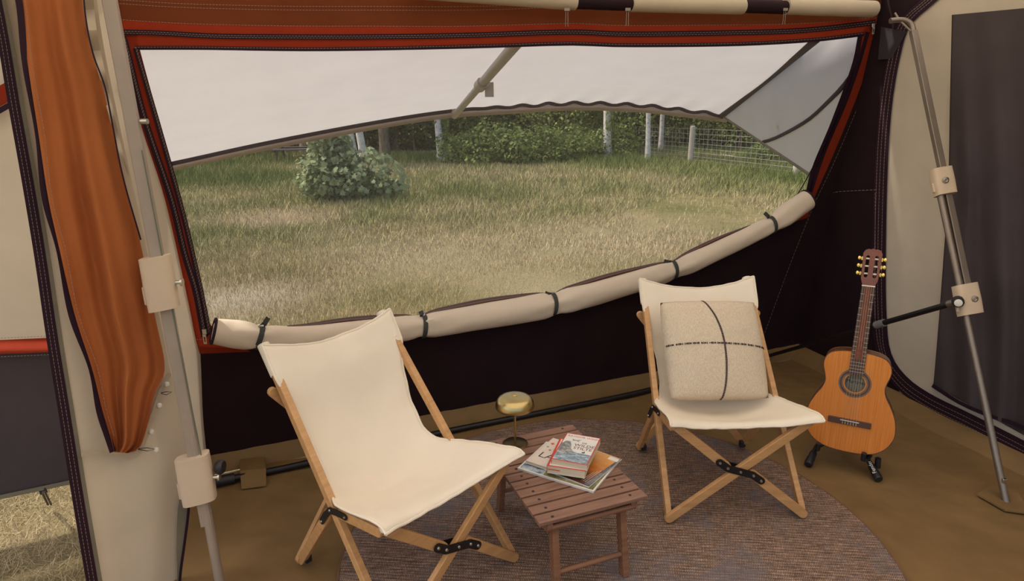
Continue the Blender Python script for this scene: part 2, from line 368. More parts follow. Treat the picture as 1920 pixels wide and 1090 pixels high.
# ================================================================ FRONT WALL
WIN_TOP = [(258, 90), (382, 92), (601, 95), (880, 90), (1063, 85), (1172, 88), (1380, 86), (1526, 78), (1617, 66)]
WIN_L = [(258, 90), (300, 240), (342, 390), (374, 525), (390, 606), (394, 640)]
WIN_R = [(1617, 66), (1603, 124), (1563, 231), (1526, 320), (1512, 372), (1508, 400)]
WIN_B = [(394, 640), (488, 636), (640, 634), (790, 616), (920, 596), (1040, 572), (1160, 542), (1270, 508), (1360, 470), (1450, 428), (1508, 400)]
def make_front():
    m = MB()
    bot = [(385-1, 856), (830, 778), (1220, 699), (1504, 641)]
    top = [(356, 648), (470, 650), (640, 638), (790, 622), (1040, 578), (1270, 512), (1450, 430), (1520, 396)]
    nb = 40; T = resample(top, nb); Bt = [np.array(p) for p in resample([(374, 862), (830, 782), (1220, 703), (1497, 645)], nb)]
    def fn(u, v):
        i = int(round(u*(nb-1))); p = T[i]*(1-v)+Bt[i]*v
        return FRONT.at(p[0], p[1], -.002 + .006*nz(u*9, v*2)*math.sin(PI*v))
    m.grid(fn, nb, 14)
    # dark gusset right of the window, up to the corner
    GL = resample([(1640, -30), (1645, 33), (1604, 186), (1562, 289), (1525, 371), (1508, 416), (1500, 520), (1494, 646)], 30)
    def gus(u, v):
        j = int(round(v*29)); a = FRONT.at(GL[j][0]-16, GL[j][1], -.004); return a.lerp(corner_pt(a.z)-NF*.002+UW*.03, u) + NF*(.010*math.sin(PI*u)*nz(u*2, v*5))
    m.grid(gus, 8, 30)
    wf = struct(m.build('wall_front', DARK, smooth=True)); props(wf, 'dark maroon canvas front wall below the wide window')
    # orange surround
    o = MB(); patch(o, [(211, 62), (222, 90), (249, 220), (298, 370), (339, 545), (359, 635), (364, 664)], [(256, 62), (262, 92), (302, 240), (344, 390), (376, 525), (392, 606), (470, 660)], FRONT, 4, 30, .001)
    o.build('window_border', ORANGE, wf, smooth=True)
    o = MB(); up = [(212, 36), (346, 44), (528, 48.5), (700, 49), (880, 49), (1067, 44), (1172, 48), (1338, 47), (1505, 44), (1645, 33)]
    low = [(222, 66), (258, 90), (382, 92), (601, 95), (880, 90), (1063, 85), (1172, 88), (1380, 86), (1526, 78), (1632, 64)]
    patch(o, up, low, FRONT, 4, 40, .0015); o.build('window_border', ORANGE, wf, smooth=True)
    o = MB(); patch(o, [(1615, 60), (1603, 124), (1563, 231), (1526, 320), (1510, 372), (1480, 420)], [(1645, 33), (1634, 103), (1605, 186), (1563, 289), (1527, 371), (1515, 408)], FRONT, 4, 26, .002)
    o.build('window_border', ORANGE, wf, smooth=True)
    o = MB(); patch(o, [(190, -40), (420, -36), (783, -32), (1172, -20), (1500, -10), (1660, 0)], up[:1]+up[1:], FRONT, 5, 40, .001, lambda u, v: .006*nz(v*14, u*2))
    h = o.build('header_band', RUST, wf, smooth=True); h['label'] = 'rust brown header band above the window'
    # zip tapes
    tapes = [([(222, 60), (300, 62), (400, 67.5), (528, 69), (700, 69), (880, 66), (1063, 60), (1172, 64), (1338, 62), (1505, 57), (1642, 42)], 10),
             ([(252, 90), (382, 90), (601, 92.5), (880, 87.5), (1063, 82), (1172, 85), (1380, 83), (1526, 75), (1620, 64)], 7.5),
             ([(231, 70), (238, 95), (270, 220), (320, 370), (346, 475), (367, 545), (380, 612), (384, 632)], 13),
             ([(254, 90), (298, 240), (340, 390), (372, 525), (388, 604), (392, 628)], 10),
             ([(1613, 66), (1601, 124), (1562, 231), (1527, 315), (1513, 372)], 9),
             ([(1627, 60), (1610, 120), (1583, 196), (1545, 285), (1520, 360)], 7)]
    for pts, w in tapes:
        t = MB(); ribbon(t, pts, FRONT, w, .008, th=.005); zt = t.build('zip_tape', ZIP, wf, smooth=True)
    s = MB()
    for pts, w in tapes[:4]:
        stitches(s, [(x, y-1.5) for x, y in pts], FRONT, .0095, 6, .7, 1.0)
        if w > 9: stitches(s, [(x+3, y+2) for x, y in pts], FRONT, .0095, 6, .7, .9)
    stitches(s, up, FRONT, .004, 6, .7, 1.0); stitches(s, [(x, y-30) for x, y in up], FRONT, .004, 6, .7, 1.0); stitches(s, [(x, y-37) for x, y in up], FRONT, .004, 6, .7, 1.0)
    stitches(s, [(362, 637), (392, 637)], FRONT, .004, 6, .7, 1.0)
    stitches(s, [(1644, 95), (1610, 195), (1566, 300), (1530, 376), (1514, 414), (1480, 500), (1433, 627)], FRONT, .007, 7, .7, .7)
    s.build('stitching', STITCH, wf)
    return wf
WF = make_front()

# insect mesh in the window opening
def make_window():
    m, nd, lk, b = new_mat('window_mesh'); v = coords(nd, lk)
    out = nd['Material Output']; b.inputs['Base Color'].default_value = (.42, .40, .38, 1); b.inputs['Roughness'].default_value = .8
    tr = nd.new('ShaderNodeBsdfTransparent'); mx = nd.new('ShaderNodeMixShader')
    n = ntex(nd, lk, v, 2.2, 3); mr = nd.new('ShaderNodeMapRange'); mr.inputs[3].default_value = .09; mr.inputs[4].default_value = .17; lk.new(n, mr.inputs[0])
    lk.new(mr.outputs[0], mx.inputs[0]); lk.new(tr.outputs[0], mx.inputs[1]); lk.new(b.outputs[0], mx.inputs[2]); lk.new(mx.outputs[0], out.inputs[0])
    g = MB(); nb = 40; T = resample(WIN_TOP, nb); Bt = resample(WIN_B, nb)
    def fn(u, w):
        i = int(round(u*(nb-1))); p = T[i]*(1-w)+Bt[i]*w
        return FRONT.at(p[0], p[1], -.006 - .012*math.sin(PI*w)*abs(nz(u*6, w)))
    g.grid(fn, nb, 16); o = struct(g.build('window_1', m, smooth=True)); props(o, 'fine insect mesh filling the wide tent window')
make_window()

# zip sliders at the two lower window corners
def slider(parent_name, px, py, plane, label, s=1.0, mat=SCREW):
    base = plane.at(px, py, .012); t = thing(parent_name, label, 'zip slider', base)
    a = MB(); a.box((0, 0, 0), (.014*s, .012, .018*s)); a.build('slider_body', mat, t, bevel=.002)
    b = MB(); b.plate([(-.005*s, -.04*s), (.005*s, -.04*s), (.006*s, -.008*s), (-.006*s, -.008*s)], [[(-.002*s, -.034*s), (.002*s, -.034*s), (.003*s, -.016*s), (-.003*s, -.016*s)]], (0, -.008, 0), (1, 0, 0), (0, 0, 1), (0, -.002, 0))
    b.build('pull_tab', mat, t); return t
slider('zip_slider', 384, 622, FRONT, 'metal zip slider beside the left end of the rolled flap', 1.3)
slider('zip_slider', 1517, 374, FRONT, 'metal zip slider beside the right end of the rolled flap', 1.0)
slider('zip_slider', 1637, 48, FRONT, 'metal zip slider at the upper corner of the orange border', 1.1)

# rolled window flap
def make_roll():
    path = [(392, 640), (400, 622), (488, 634), (560, 636), (640, 628), (720, 620), (788, 613), (900, 594), (1040, 570), (1150, 540), (1265, 505), (1360, 463), (1448, 421), (1490, 392), (1516, 374)]
    path = path[1:]
    straps = [488, 788, 1040, 1265, 1448]
    n = 110; P = resample(path, n); base = FRONT.at(940, 585, .06)
    t = thing('rolled_window_flap', 'cream canvas window flap rolled up along the lower edge of the window', 'window flap', base)
    m = W(); pts = []; R = []
    for i, p in enumerate(P):
        pin = min(abs(p[0]-s) for s in straps)
        rpx = np.interp(p[0], [400, 440, 600, 800, 1000, 1265, 1420, 1470, 1516], [24, 27, 24, 25, 25, 20, 17, 21, 19])
        k = 1-.22*math.exp(-(pin/16)**2)
        pt = FRONT.at(p[0], p[1], .05); d = (pt-CAM).dot(FW); R.append(rpx*k*d/FPX); pts.append(pt)
    seg = 22; nn = len(pts); vs = []; fs = []
    for i in range(nn):
        tg = (pts[min(i+1, nn-1)]-pts[max(i-1, 0)]).normalized(); a = (Vector((0, 0, 1))-tg*tg.z).normalized(); b = tg.cross(a)
        for k in range(seg):
            th = 2*PI*k/seg; pin = min(abs(P[i][0]-s) for s in straps)
            fold = .10*math.exp(-(pin/45)**2)*math.sin(5*th+P[i][0]*.02)
            r = R[i]*(1 + .05*nz(i*.16, math.cos(th)*1.4, math.sin(th)*1.4) + fold)
            vs.append(pts[i]+a*(math.cos(th)*r)+b*(math.sin(th)*r*.9))
    for i in range(nn-1):
        for k in range(seg):
            k2 = (k+1) % seg; fs.append((i*seg+k, i*seg+k2, (i+1)*seg+k2, (i+1)*seg+k))
    fs.append(tuple(range(seg))[::-1]); fs.append(tuple((nn-1)*seg+k for k in range(seg))); m.add(vs, fs)
    m.build('canvas_roll', ROLLM, t, smooth=True)
    # dark binding at the roll ends
    for i0, i1 in ((0, 1), (nn-1, nn-2)):
        e = W(); ring = vs[i0*seg:(i0+1)*seg]; e.tube(ring+[ring[0], ring[1]], .006, 6, False); e.build('end_binding', ZIP, t, smooth=True)
    # glossy brown window film rolled inside, seen along the top
    for x0, x1 in ((540, 782), (782, 1036), (1036, 1262), (1262, 1420)):
        f = W(); idx = [i for i in range(nn) if x0-4 <= P[i][0] <= x1+4]; q = []; r2 = []
        for j, i in enumerate(idx):
            tg = (pts[min(i+1, nn-1)]-pts[max(i-1, 0)]).normalized(); a = (Vector((0, 0, 1))-tg*tg.z).normalized()
            s = math.sin(PI*j/(len(idx)-1)); q.append(pts[i]+a*(R[i]*(.80+.16*s))-NF*0.0+NF*(-R[i]*.25)); r2.append(R[i]*(.15+.12*s))
        f.tube(q, r2, 10); f.build('film_roll', VINYL, t, smooth=True)
    # straps
    for sx in straps:
        i = min(range(nn), key=lambda k: abs(P[k][0]-sx)); tg = (pts[i+1]-pts[i-1]).normalized(); a = (Vector((0, 0, 1))-tg*tg.z).normalized(); b = tg.cross(a)
        s = W(); w = .011; vs2 = []; ns = 24
        for k in range(ns+1):
            th = 2*PI*k/ns; c = pts[i]+a*(math.cos(th)*(R[i]*1.08+.002))+b*(math.sin(th)*(R[i]*.98+.002))+tg*(.008*math.cos(th))
            vs2 += [c-tg*w, c+tg*w]
        s.add(vs2, [(2*k, 2*k+1, 2*k+3, 2*k+2) for k in range(ns)])
        so = s.build('strap', STRAP, t, smooth=True)
        tail = W(); top = pts[i]+a*(R[i]*1.08); dirs = {488: (.5, 1.0), 788: (-.12, .5), 1040: (-.55, .28), 1265: (-.8, .42), 1448: (-.35, .75)}[sx]
        L = {488: .055, 788: .03, 1040: .04, 1265: .05, 1448: .05}[sx]; d = (tg*dirs[0]+a*dirs[1]).normalized(); sd_ = NF
        w2 = d.cross(sd_).normalized()*.011; p0 = top-a*.006; p1 = p0+d*L*.5+NF*.01; p2 = p0+d*L
        tail.add([p0-w2, p0+w2, p1+w2, p1-w2, p2+w2, p2-w2], [(0, 1, 2, 3), (3, 2, 4, 5)])
        tail.build('strap_tail', STRAP, so)
        bk = W(); bk.box(top+a*.004, (.026, .010, .008)); bk.build('strap_buckle', WHITEP if sx in (488, 788) else STEEL, so, bevel=.002)
make_roll()

# rolled blind hanging from the ridge above the window
def make_top_roll():
    segs = [((770, -18), (1078, 4), 'c'), ((1078, 4), (1182, 8), 'd'), ((1182, 7), (1392, 12), 'c'), ((1392, 11), (1472, 14), 'd'), ((1472, 12), (1638, 17), 'c')]
    t = thing('rolled_roof_blind', 'cream roof blind rolled up above the window between dark ties', 'blind', FRONT.at(1300, 12, .07))
    for a, b, k in segs:
        m = W(); P = resample([a, b], 14); q = []; r = []
        for i, p in enumerate(P):
            pt = FRONT.at(p[0], p[1], .07); d = (pt-CAM).dot(FW); q.append(pt); r.append((14.5 if k == 'c' else 12.0)*d/FPX*(1+.04*nz(i*.6, p[0])))
        m.tube(q, r, 18); m.build('blind_roll' if k == 'c' else 'tie_band', CREAM if k == 'c' else DARK, t, smooth=True)
    for px in (1063, 1177, 1472):
        z = W(); p = FRONT.at(px, 18, .10); z.box(p, (.022, .014, .012)); z.tube([p+Vector((-.004, 0, 0)), p+Vector((-.005, 0, -.065))], .0015, 6); z.tube([p+Vector((.004, 0, 0)), p+Vector((.005, 0, -.065))], .0015, 6)
        z.build('pull_clip', STEEL, t)
make_top_roll()

# ================================================================ RIGHT WALL
ZR = [(1790, -40), (1745, 0), (1700, 42), (1680, 100), (1664, 190), (1655, 300), (1650, 470), (1651, 600), (1660, 668), (1690, 715), (1740, 752), (1820, 792), (1925, 846), (2120, 950)]
def make_right():
    m = MB()
    RLn = resample([(1795, -60), (1745, 0), (1700, 42), (1680, 100), (1664, 190), (1655, 300), (1650, 470), (1651, 600), (1664, 680), (1690, 742)], 40)
    def dp(u, v):
        j = int(round(v*39)); b_ = RIGHT.at(*RLn[j]); return (corner_pt(max(.05, b_.z))-URW*.02).lerp(b_, u) + RN*(.010*math.sin(PI*u)*nz(u*3, v*6))
    m.grid(dp, 10, 40)
    ofs = [(1690, 716), (1740, 753), (1820, 793), (1925, 847), (2150, 965)]
    patch(m, ofs, [(1692, 742), (1740, 765), (1820, 803), (1925, 853), (2150, 972)], RIGHT, 3, 20, 0)
    wr = struct(m.build('wall_right', DARK, smooth=True)); props(wr, 'dark side wall with cream and slate panels beside the guitar')
    c = MB()
    patch(c, ZR[:11], [(2160, -80), (2150, 20), (2140, 60), (2130, 120), (2110, 200), (2090, 300), (2070, 420), (2060, 560), (2060, 700), (2060, 820), (2130, 955)], RIGHT, 26, 60, .002,
          lambda u, v: .010*nz(u*9, v*1.5)*min(1, v*3)*min(1, 6*u))
    patch(c, ZR[10:], [(1750, 752), (1822, 790), (1925, 845), (2120, 950)], RIGHT, 3, 20, .002)
    def rear(u, v):
        p = RB0 + URW*(.7+4.6*u); p.z = .03+2.62*v; q = RIGHT.p + (p-RIGHT.p); return p + NRW*(.045*p.z) - RN*0 - NRW*.006
    c.grid(rear, 20, 14)
    c.build('side_panel', CREAM, wr, smooth=True)
    d = MB()
    def fold(u, v):
        x = u*5.5 - v*.9
        return .038*(.5+.5*math.sin(x*6.5+1.5*nz(u*3, v*2)))*min(1, 9*u)*(.25+.75*min(1, 2*v)) + .006
    patch(d, [(1783, 28), (1779, 200), (1776, 350), (1766, 500), (1757, 620), (1748, 722)], [(2140, -5), (2130, 200), (2120, 400), (2100, 600), (2090, 750), (2080, 905)], RIGHT, 60, 50, .004, fold)
    o = d.build('window_curtain', DARKGREY, wr, smooth=True); o['label'] = 'slate grey curtain panel with dark folds'
    for pts, w, nm in (([(1748, 723), (1800, 756), (1860, 782), (1925, 806), (2080, 905)], 7, 'panel_binding'), ([(1783, 28), (1779, 200), (1776, 350), (1766, 500), (1757, 620), (1748, 724)], 3.5, 'panel_binding')):
        r = MB(); ribbon(r, pts, RIGHT, w, .046 if w > 5 else .016, th=.03 if w > 5 else .012); r.build(nm, ZIP if w > 5 else CREAM, wr, smooth=True)
    z = MB(); ribbon(z, [(x-2, y) for x, y in ZR], RIGHT, [20, 34], .010, 70, th=.007); z.build('zip_tape', ZIP, wr, smooth=True)
    s = MB()
    for k in (-8, -2, 5):
        pts = [(x-2+k*(1 if y < 660 else .35), y-k*(0 if y < 660 else 1.1)) for x, y in ZR]; stitches(s, pts, RIGHT, .0125, 6, .75, .9)
    stitches(s, [(1528, 380), (1560, 362), (1600, 358), (1645, 356)], RIGHT, .012, 7, .7, 1.0)
    stitches(s, [(1641, 362), (1641, 600)], RIGHT, .012, 7, .7, .8)
    s.build('stitching', STITCH, wr)
    g = MB(); patch(g, [(1652, 50), (1646, 112)], [(1700, 60), (1672, 110)], RIGHT, 6, 8, .014); gg = g.build('corner_gusset', fabric('denim_gusset', (.040, .034, .042)), wr, smooth=True)
make_right()

# ================================================================ ROOF, LEFT WALL (behind the door jamb)
def make_roof():
    r = MB(); p0 = FRONT.at(205, -45); p1 = FRONT.at(1660, -8)
    tl = Vector((p0.x-.05, p0.y, p0.z)); tr = Vector((p1.x+.1, p1.y, p1.z))
    rows = [(tl, tr), (Vector((-2.5, 1.35, 2.40)), Vector((2.4, 2.3, 2.50))), (Vector((-2.5, .2, 2.6)), Vector((2.9, .6, 2.7))), (Vector((-2.5, -1.3, 2.5)), Vector((3.3, -1.2, 2.6)))]
    nv = 31
    def fn(u, v):
        k = v*(len(rows)-1); i = min(int(k), len(rows)-2); t = k-i
        a = rows[i][0].lerp(rows[i+1][0], t); b = rows[i][1].lerp(rows[i+1][1], t); p = a.lerp(b, u); p.z += -.03*math.sin(PI*u)*math.sin(PI*min(1, v*3)); return p
    r.grid(fn, 20, nv); o = struct(r.build('ceiling', ROOFM, smooth=True)); props(o, 'pale canvas tent roof letting daylight through')
    w = MB(); LE = resample([(382, 884), (372, 760), (368, 662), (360, 635), (342, 545), (302, 370), (254, 220), (227, 90), (214, 20), (205, -50)], 40)
    def lf(u, v):
        j = int(round(v*39)); a = FRONT.at(LE[j][0]+9, LE[j][1], -.006); a.z = max(-.01, a.z)
        b = Vector((-1.46+.10*v, 2.10-.30*v, a.z)); p = a.lerp(b, u); p.x += .012*nz(u*4, v*4)*u; return p
    w.grid(lf, 10, 40); o = struct(w.build('wall_left', CREAM, smooth=True)); props(o, 'narrow cream canvas side wall behind the left pole')
make_roof()

# ================================================================ LEFT: DOOR JAMB PANEL AND ORANGE CURTAIN
def make_jamb():
    base = Vector((-1.27, 1.88, 0))
    t = thing('door_panel', 'cream canvas door panel edged with a dark zip and fuzzy velcro', 'door panel', base)
    def cz(u, v): return .012*math.sin(u*9+v*2)*min(1, v*1.5) + .006*nz(u*5, v*5)
    zl = [(-25, -60), (0, 70), (20, 190), (45, 330), (70, 480), (92, 630), (118, 790), (142, 940), (170, 1105), (180, 1170)]
    m = W(); patch(m, zl, [(175, -60), (190, 60), (215, 190), (245, 330), (275, 470), (300, 600), (322, 705), (345, 800), (352, 905), (338, 1000), (332, 1105), (330, 1170)][0:12], JAMB, 24, 60, 0, cz)
    m.build('panel_cloth', CREAM, t, smooth=True)
    z = W(); ribbon(z, [(x+5, y) for x, y in zl], JAMB, 22, .018, 50, .01); z.build('zip_tape', ZIP, t, smooth=True)
    v = W(); ribbon(v, [(x+20, y) for x, y in zl], JAMB, [9, 9], .017, 60, .008); v.build('velcro_strip', VELCRO, t, smooth=True)
    s = W()
    for k in (1, 9): stitches(s, [(x+k, y) for x, y in zl], JAMB, .0195, 7, .7, 1.0)
    s.build('stitching', STITCH, t)
    # seam, buttons and loops where the curtain is fastened
    sm = W(); ribbon(sm, [(152, 853), (185, 850), (215, 857), (240, 858), (262, 845), (280, 800), (300, 740), (318, 700)], JAMB, 8, .03, 40, .012); sm.build('hem_fold', CREAM, t, smooth=True)
    for px, py in ((313, 721), (299, 761), (284, 810), (293, 844)):
        b = W(); p = JAMB.at(px, py, .035); b.lathe([(0, -.006), (.008, -.006), (.009, 0), (.006, .005), (0, .006)], p, 10, (.707, .707, 0), (0, 0, 1), (.707, -.707, 0)); b.build('toggle_button', WHITEP, t, smooth=True)
    for (x0, y0), (x1, y1) in (((302, 737), (322, 735)), ((259, 842), (292, 843))):
        b = W(); b.tube([JAMB.at(x0, y0, .034), JAMB.at((x0+x1)/2, y0-2, .04), JAMB.at(x1, y1, .036), JAMB.at((x0+x1)/2, y0+4, .04), JAMB.at(x0, y0+1, .034)], .0013, 6); b.build('elastic_loop', BLACKP, t)
    # mesh strip and dark edge at the lower right
    e = W(); patch(e, [(338, 925), (333, 960), (331, 1020), (332, 1080), (332, 1150)], [(354, 925), (352, 965), (345, 1020), (337, 1080), (333, 1150)], JAMB, 4, 16, .012); e.build('mesh_strip', VELCRO, t, smooth=True)
    e = W(); ribbon(e, [(355, 925), (353, 965), (346, 1020), (338, 1080), (334, 1150)], JAMB, 5, .016); e.build('edge_binding', ZIP, t)
    # curtain
    c = thing('tent_curtain', 'long orange curtain hanging in folds beside the left pole', 'curtain', JAMB.at(230, 848, .05))
    left = [(20, -60), (38, 0), (52, 120), (72, 250), (90, 370), (112, 470), (140, 590), (172, 690), (192, 770), (207, 820), (214, 848)]
    right = [(150, -60), (158, 30), (172, 100), (192, 160), (205, 215), (232, 330), (262, 450), (290, 590), (309, 690), (290, 740), (276, 800), (262, 840), (240, 850)][:13]
    def cf(u, v):
        k = min(1, .25+v*1.2)
        return .05 + k*(.022*math.sin(u*11+2.2*v+.8*nz(v*3, u)) + .012*math.sin(u*23+3*v)) + .008*nz(u*4, v*6)
    m = W(); patch(m, left, right, JAMB, 44, 70, 0, cf); m.build('curtain_cloth', CURTAIN, c, smooth=True)
    z = W(); ribbon(z, [(x-3+3*math.sin(y*.03), y) for x, y in left], JAMB, 13, .062, 70, .014); z.build('zip_tape', ZIP, c, smooth=True)
    s = W(); stitches(s, [(x+9+2*math.sin(y*.03), y) for x, y in left[:-1]], JAMB, .088, 7, .7, 1.0); s.build('stitching', STITCH, c)
    z = W(); ribbon(z, [(x+1+3*math.sin(y*.09), y) for x, y in right[:7]], JAMB, 3.2, .075, 60, .01); z.build('edge_binding', ZIP, c, smooth=True)
    # wavy cream lining peeping out behind the curtain
    l = W(); patch(l, [(150, -40), (165, 60), (190, 160), (215, 260), (240, 330)], [(172, -40), (182, 60), (203, 160), (224, 260), (243, 330)], JAMB, 5, 40, .03, lambda u, v: .02*math.sin(v*30)); l.build('curtain_lining', CREAM, c, smooth=True)
make_jamb()

def make_outer():
    t = thing('outer_awning_wall', 'awning wall outside the doorway in cream, orange and charcoal bands', 'awning wall', gnd(70, 940))
    def cz(u, v): return .02*math.sin(u*3+v*2)
    bands = [([(-520, 655), (-60, 640), (40, 636), (125, 632), (200, 628)], [(-520, -190), (-60, -160), (40, -150), (125, -140), (200, -130)], CREAM, 'cream_band'),
             ([(-520, 690), (-60, 667), (40, 663), (125, 659), (200, 656)], [(-520, 655), (-60, 640), (40, 636), (125, 632), (200, 628)], ORANGE, 'orange_band'),
             ([(-520, 1046), (-60, 948), (0, 935), (140, 905), (200, 892)], [(-520, 690), (-60, 667), (40, 663), (125, 659), (200, 656)], DARKGREY, 'charcoal_band')]
    for lo, hi, mt, nm in bands:
        m = W(); patch(m, lo, hi, OUTER, 14, 16, 0, cz); m.build(nm, mt, t, smooth=True)
    m = W(); ribbon(m, [(-520, 1044), (0, 933), (140, 903), (200, 890)], OUTER, 8, .03); m.build('hem_tape', VELCRO, t)
    s = W(); stitches(s, [(-60, 637), (125, 629)], OUTER, .03, 6); stitches(s, [(-60, 672), (125, 664)], OUTER, .03, 6); s.build('stitching', STITCH, t)
    o = W(); patch(o, [(-520, 420), (-240, 330), (0, 200), (60, 165)], [(-520, 370), (-240, 285), (0, 160), (60, 125)], OUTER, 4, 12, .035); o.build('orange_corner', ORANGE, t)
    o = W(); ribbon(o, [(-520, 428), (-240, 338), (0, 207), (60, 172)], OUTER, 11, .042); o.build('zip_tape', ZIP, t)
    p = thing('peg_strap', 'short black peg strap with metal ring under the awning wall', 'strap', gnd(90, 942))
    b = W(); a = OUTER.at(78, 915, .02); q = gnd(95, 946, .01); b.bar(OUTER.at(76, 912, .02), OUTER.at(83, 926, .03), .03, .004, (1, 0, 0)); b.build('webbing', BLACKP, p)
    b = W(); b.bar(OUTER.at(79, 924, .03), OUTER.at(87, 923, .03), .012, .006, (0, 0, 1)); b.build('ring', STEEL, p)
    for dx in (-3, 3):
        b = W(); b.tube([OUTER.at(83+dx, 926, .03), gnd(93+dx, 947, .0)], .004, 6); b.build('band', BLACKP, p)
make_outer()

# ================================================================ POLES AND BARS
def sleeve(t, c, axis, w, d, h, xdir, knob=None, notch=False):
    axis = axis.normalized(); X = Vector(xdir); X = (X-axis*X.dot(axis)).normalized(); Y = axis.cross(X)
    m = W(); n = 28; ring = []
    for i in range(n):
        a = 2*PI*i/n; ca, sa = math.cos(a), math.sin(a)
        ring.append((math.copysign(abs(ca)**.55, ca)*w/2, math.copysign(abs(sa)**.55, sa)*d/2))
    vs = []; lev = ((-.5, 1.0), (0, 1.03), (.5, 1.0))
    for zz, g in lev:
        for (a, b) in ring: vs.append(c + X*a*g + Y*b*g + axis*(zz*h + a*.10))
    fs = [(k*n+i, k*n+(i+1) % n, (k+1)*n+(i+1) % n, (k+1)*n+i) for k in range(2) for i in range(n)]
    m.add(vs, fs+[tuple(range(n))[::-1], tuple(2*n+i for i in range(n))])
    s = m.build('leather_sleeve', LEATHER, t, smooth=True, weld=True)
    f = W(); f.box(c + X*(-w*.52) + axis*(-h*.22), (.012, .012, h*.35), Matrix((X, Y, axis)).transposed()); f.build('sleeve_flap', LEATHER, t, bevel=.003)
    if knob is not None:
        kd = Vector(knob).normalized(); k = W(); p = c+kd*(w*.5 if abs(kd.dot(X)) > .7 else d*.5)
        k.tube([p-kd*.004, p+kd*.018], .006, 12); k.tube([p+kd*.018, p+kd*.024], .012, 16); k.build('clamp_screw', SCREW, t, smooth=True)
    return s
def make_poles():
    # left pole: square upper tube, round lower tube, two leather sleeves
    foot = gnd(411, 1106); pl = Plane((0, 1.95, 0), (0, 1, 0)); top = pl.at(198, -40); ax = top-foot
    t = thing('tent_pole', 'dull metal tent pole with two leather sleeves beside the orange curtain', 'tent pole', foot)
    P = lambda py: foot + ax*((1106-py)/(1106+40))
    side = Vector((1, .25, 0))
    a = W(); a.bar(foot+ax*.13, top, .036, .026, side); a.build('upper_tube', ALU, t, bevel=.003)
    a = W(); a.tube([foot+side*.006, foot+ax*.30+side*.006], .0155, 16); a.build('lower_tube', ALU, t, smooth=True)
    a = W(); a.tube([P(860)+side*.03+Vector((0, -.018, 0)), P(560)+side*.024+Vector((0, -.018, 0)), P(230)+side*.02+Vector((0, -.018, 0))], .0018, 6); a.build('tension_cord', plain('grey_green_cord', (.12, .14, .10)), t)
    def pix(px, py, off):
        p = P(py); d = ray(px, py); tt = (p-CAM).dot(Vector((0, 1, 0)))/d.y; return CAM+d*tt + Vector((0, off, 0))
    sleeve(t, pix(301, 530, -.005), ax, .088, .055, .165, side, (1, .1, 0)); sleeve(t, pix(369, 896, -.005), ax, .105, .06, .165, side, (1, .1, 0))
    k = W(); c = pix(408, 882, .02); k.lathe([(0, -.012), (.020, -.012), (.024, -.006), (.024, .006), (.020, .012), (0, .012)], c, 14, (0, 1, 0), (0, 0, 1), (1, 0, 0)); k.build('locking_knob', BLACKP, t, smooth=True)
    k = W(); c = P(183)+side*.022; k.tube([c, c+Vector((.02, 0, 0))], .008, 10); k.build('push_button', SCREW, t, smooth=True)
    # right pole
    foot = gnd(1887, 945); pr = Plane((0, 3.30, 0), (0, 1, 0)); top = pr.at(1712, 58); ax = top-foot
    t = thing('tent_pole', 'steel tent pole leaning in front of the slate curtain', 'tent pole', foot)
    def on(py):
        lo, hi = 0., 1.
        for _ in range(40):
            mid = (lo+hi)/2; p = foot+ax*mid; q = p-CAM; y = 540-FPX*q.dot(UP)/q.dot(FW)
            if y > py: lo = mid
            else: hi = mid
        return foot+ax*lo
    right = Vector((1, 0, 0)); xd = (right-ax.normalized()*right.dot(ax.normalized())).normalized()
    a = W(); a.bar(on(588)+xd*.016, on(58), .030, .026, xd); a.build('upper_tube', STEEL, t, bevel=.003)
    a = W(); a.tube([foot, on(345)-xd*.024], .0145, 16); a.build('lower_tube', STEEL, t, smooth=True)
    a = W(); tt = on(58); bend = [tt+ax.normalized()*-.02, tt+ax.normalized()*.03, tt+ax.normalized()*.055-xd*.025, tt+ax.normalized()*.062-xd*.06, tt+ax.normalized()*.06-xd*.10]
    a.tube(resample(bend, 12), .013, 12); a.build('bent_end', STEEL, t, smooth=True)
    a = W(); a.tube([tt+ax.normalized()*.0-xd*.012, tt+ax.normalized()*.06-xd*.055, tt+ax.normalized()*.10-xd*.07], .005, 8); a.build('hook', STEEL, t, smooth=True)
    sleeve(t, on(341)+xd*.0, ax, .092, .06, .125, xd); sleeve(t, on(562)+xd*.006, ax, .098, .065, .135, xd)
    for py, dx in ((341, -.012), (562, .012)):
        k = W(); c = on(py)+xd*dx+Vector((0, -.034, .012)); k.lathe([(0, -.004), (.014, -.004), (.014, .004), (.009, .005), (.008, .001), (0, .001)], c, 18, (1, 0, 0), (0, 0, 1), (0, -1, 0)); k.build('brass_eyelet', SCREW, t, smooth=True)
    k = W(); c = on(898)+Vector((0, -.016, 0)); k.box(c, (.02, .012, .02)); k.build('spring_clip', SCREW, t, bevel=.003)
    # adjustable side bar from the right pole down to the far floor corner
    e = on(563)+xd*-.058+Vector((0, -.03, .006)); f = gnd(1440, 668, .03); j = None
    def onbar(px):
        best = min((abs((960+FPX*((e.lerp(f, s/400))-CAM).dot(RT)/((e.lerp(f, s/400))-CAM).dot(FW))-px), s) for s in range(401)); return e.lerp(f, best[1]/400)
    j = onbar(1650)
    b = thing('brace_bar', 'black adjustable brace bar running from the right pole towards the floor corner', 'brace bar', f)
    m = W(); m.tube([e+(j-e).normalized()*.02, j], .0135, 14); m.build('outer_tube', BLACKM, b, smooth=True)
    m = W(); m.tube([j, f], .011, 12); m.build('inner_tube', BLACKM, b, smooth=True)
    m = W(); d = (f-e).normalized(); m.tube([j-d*.03, j+d*.03], .019, 16); m.build('joint_collar', plain('grey_plastic', (.20, .19, .19)), b, smooth=True)
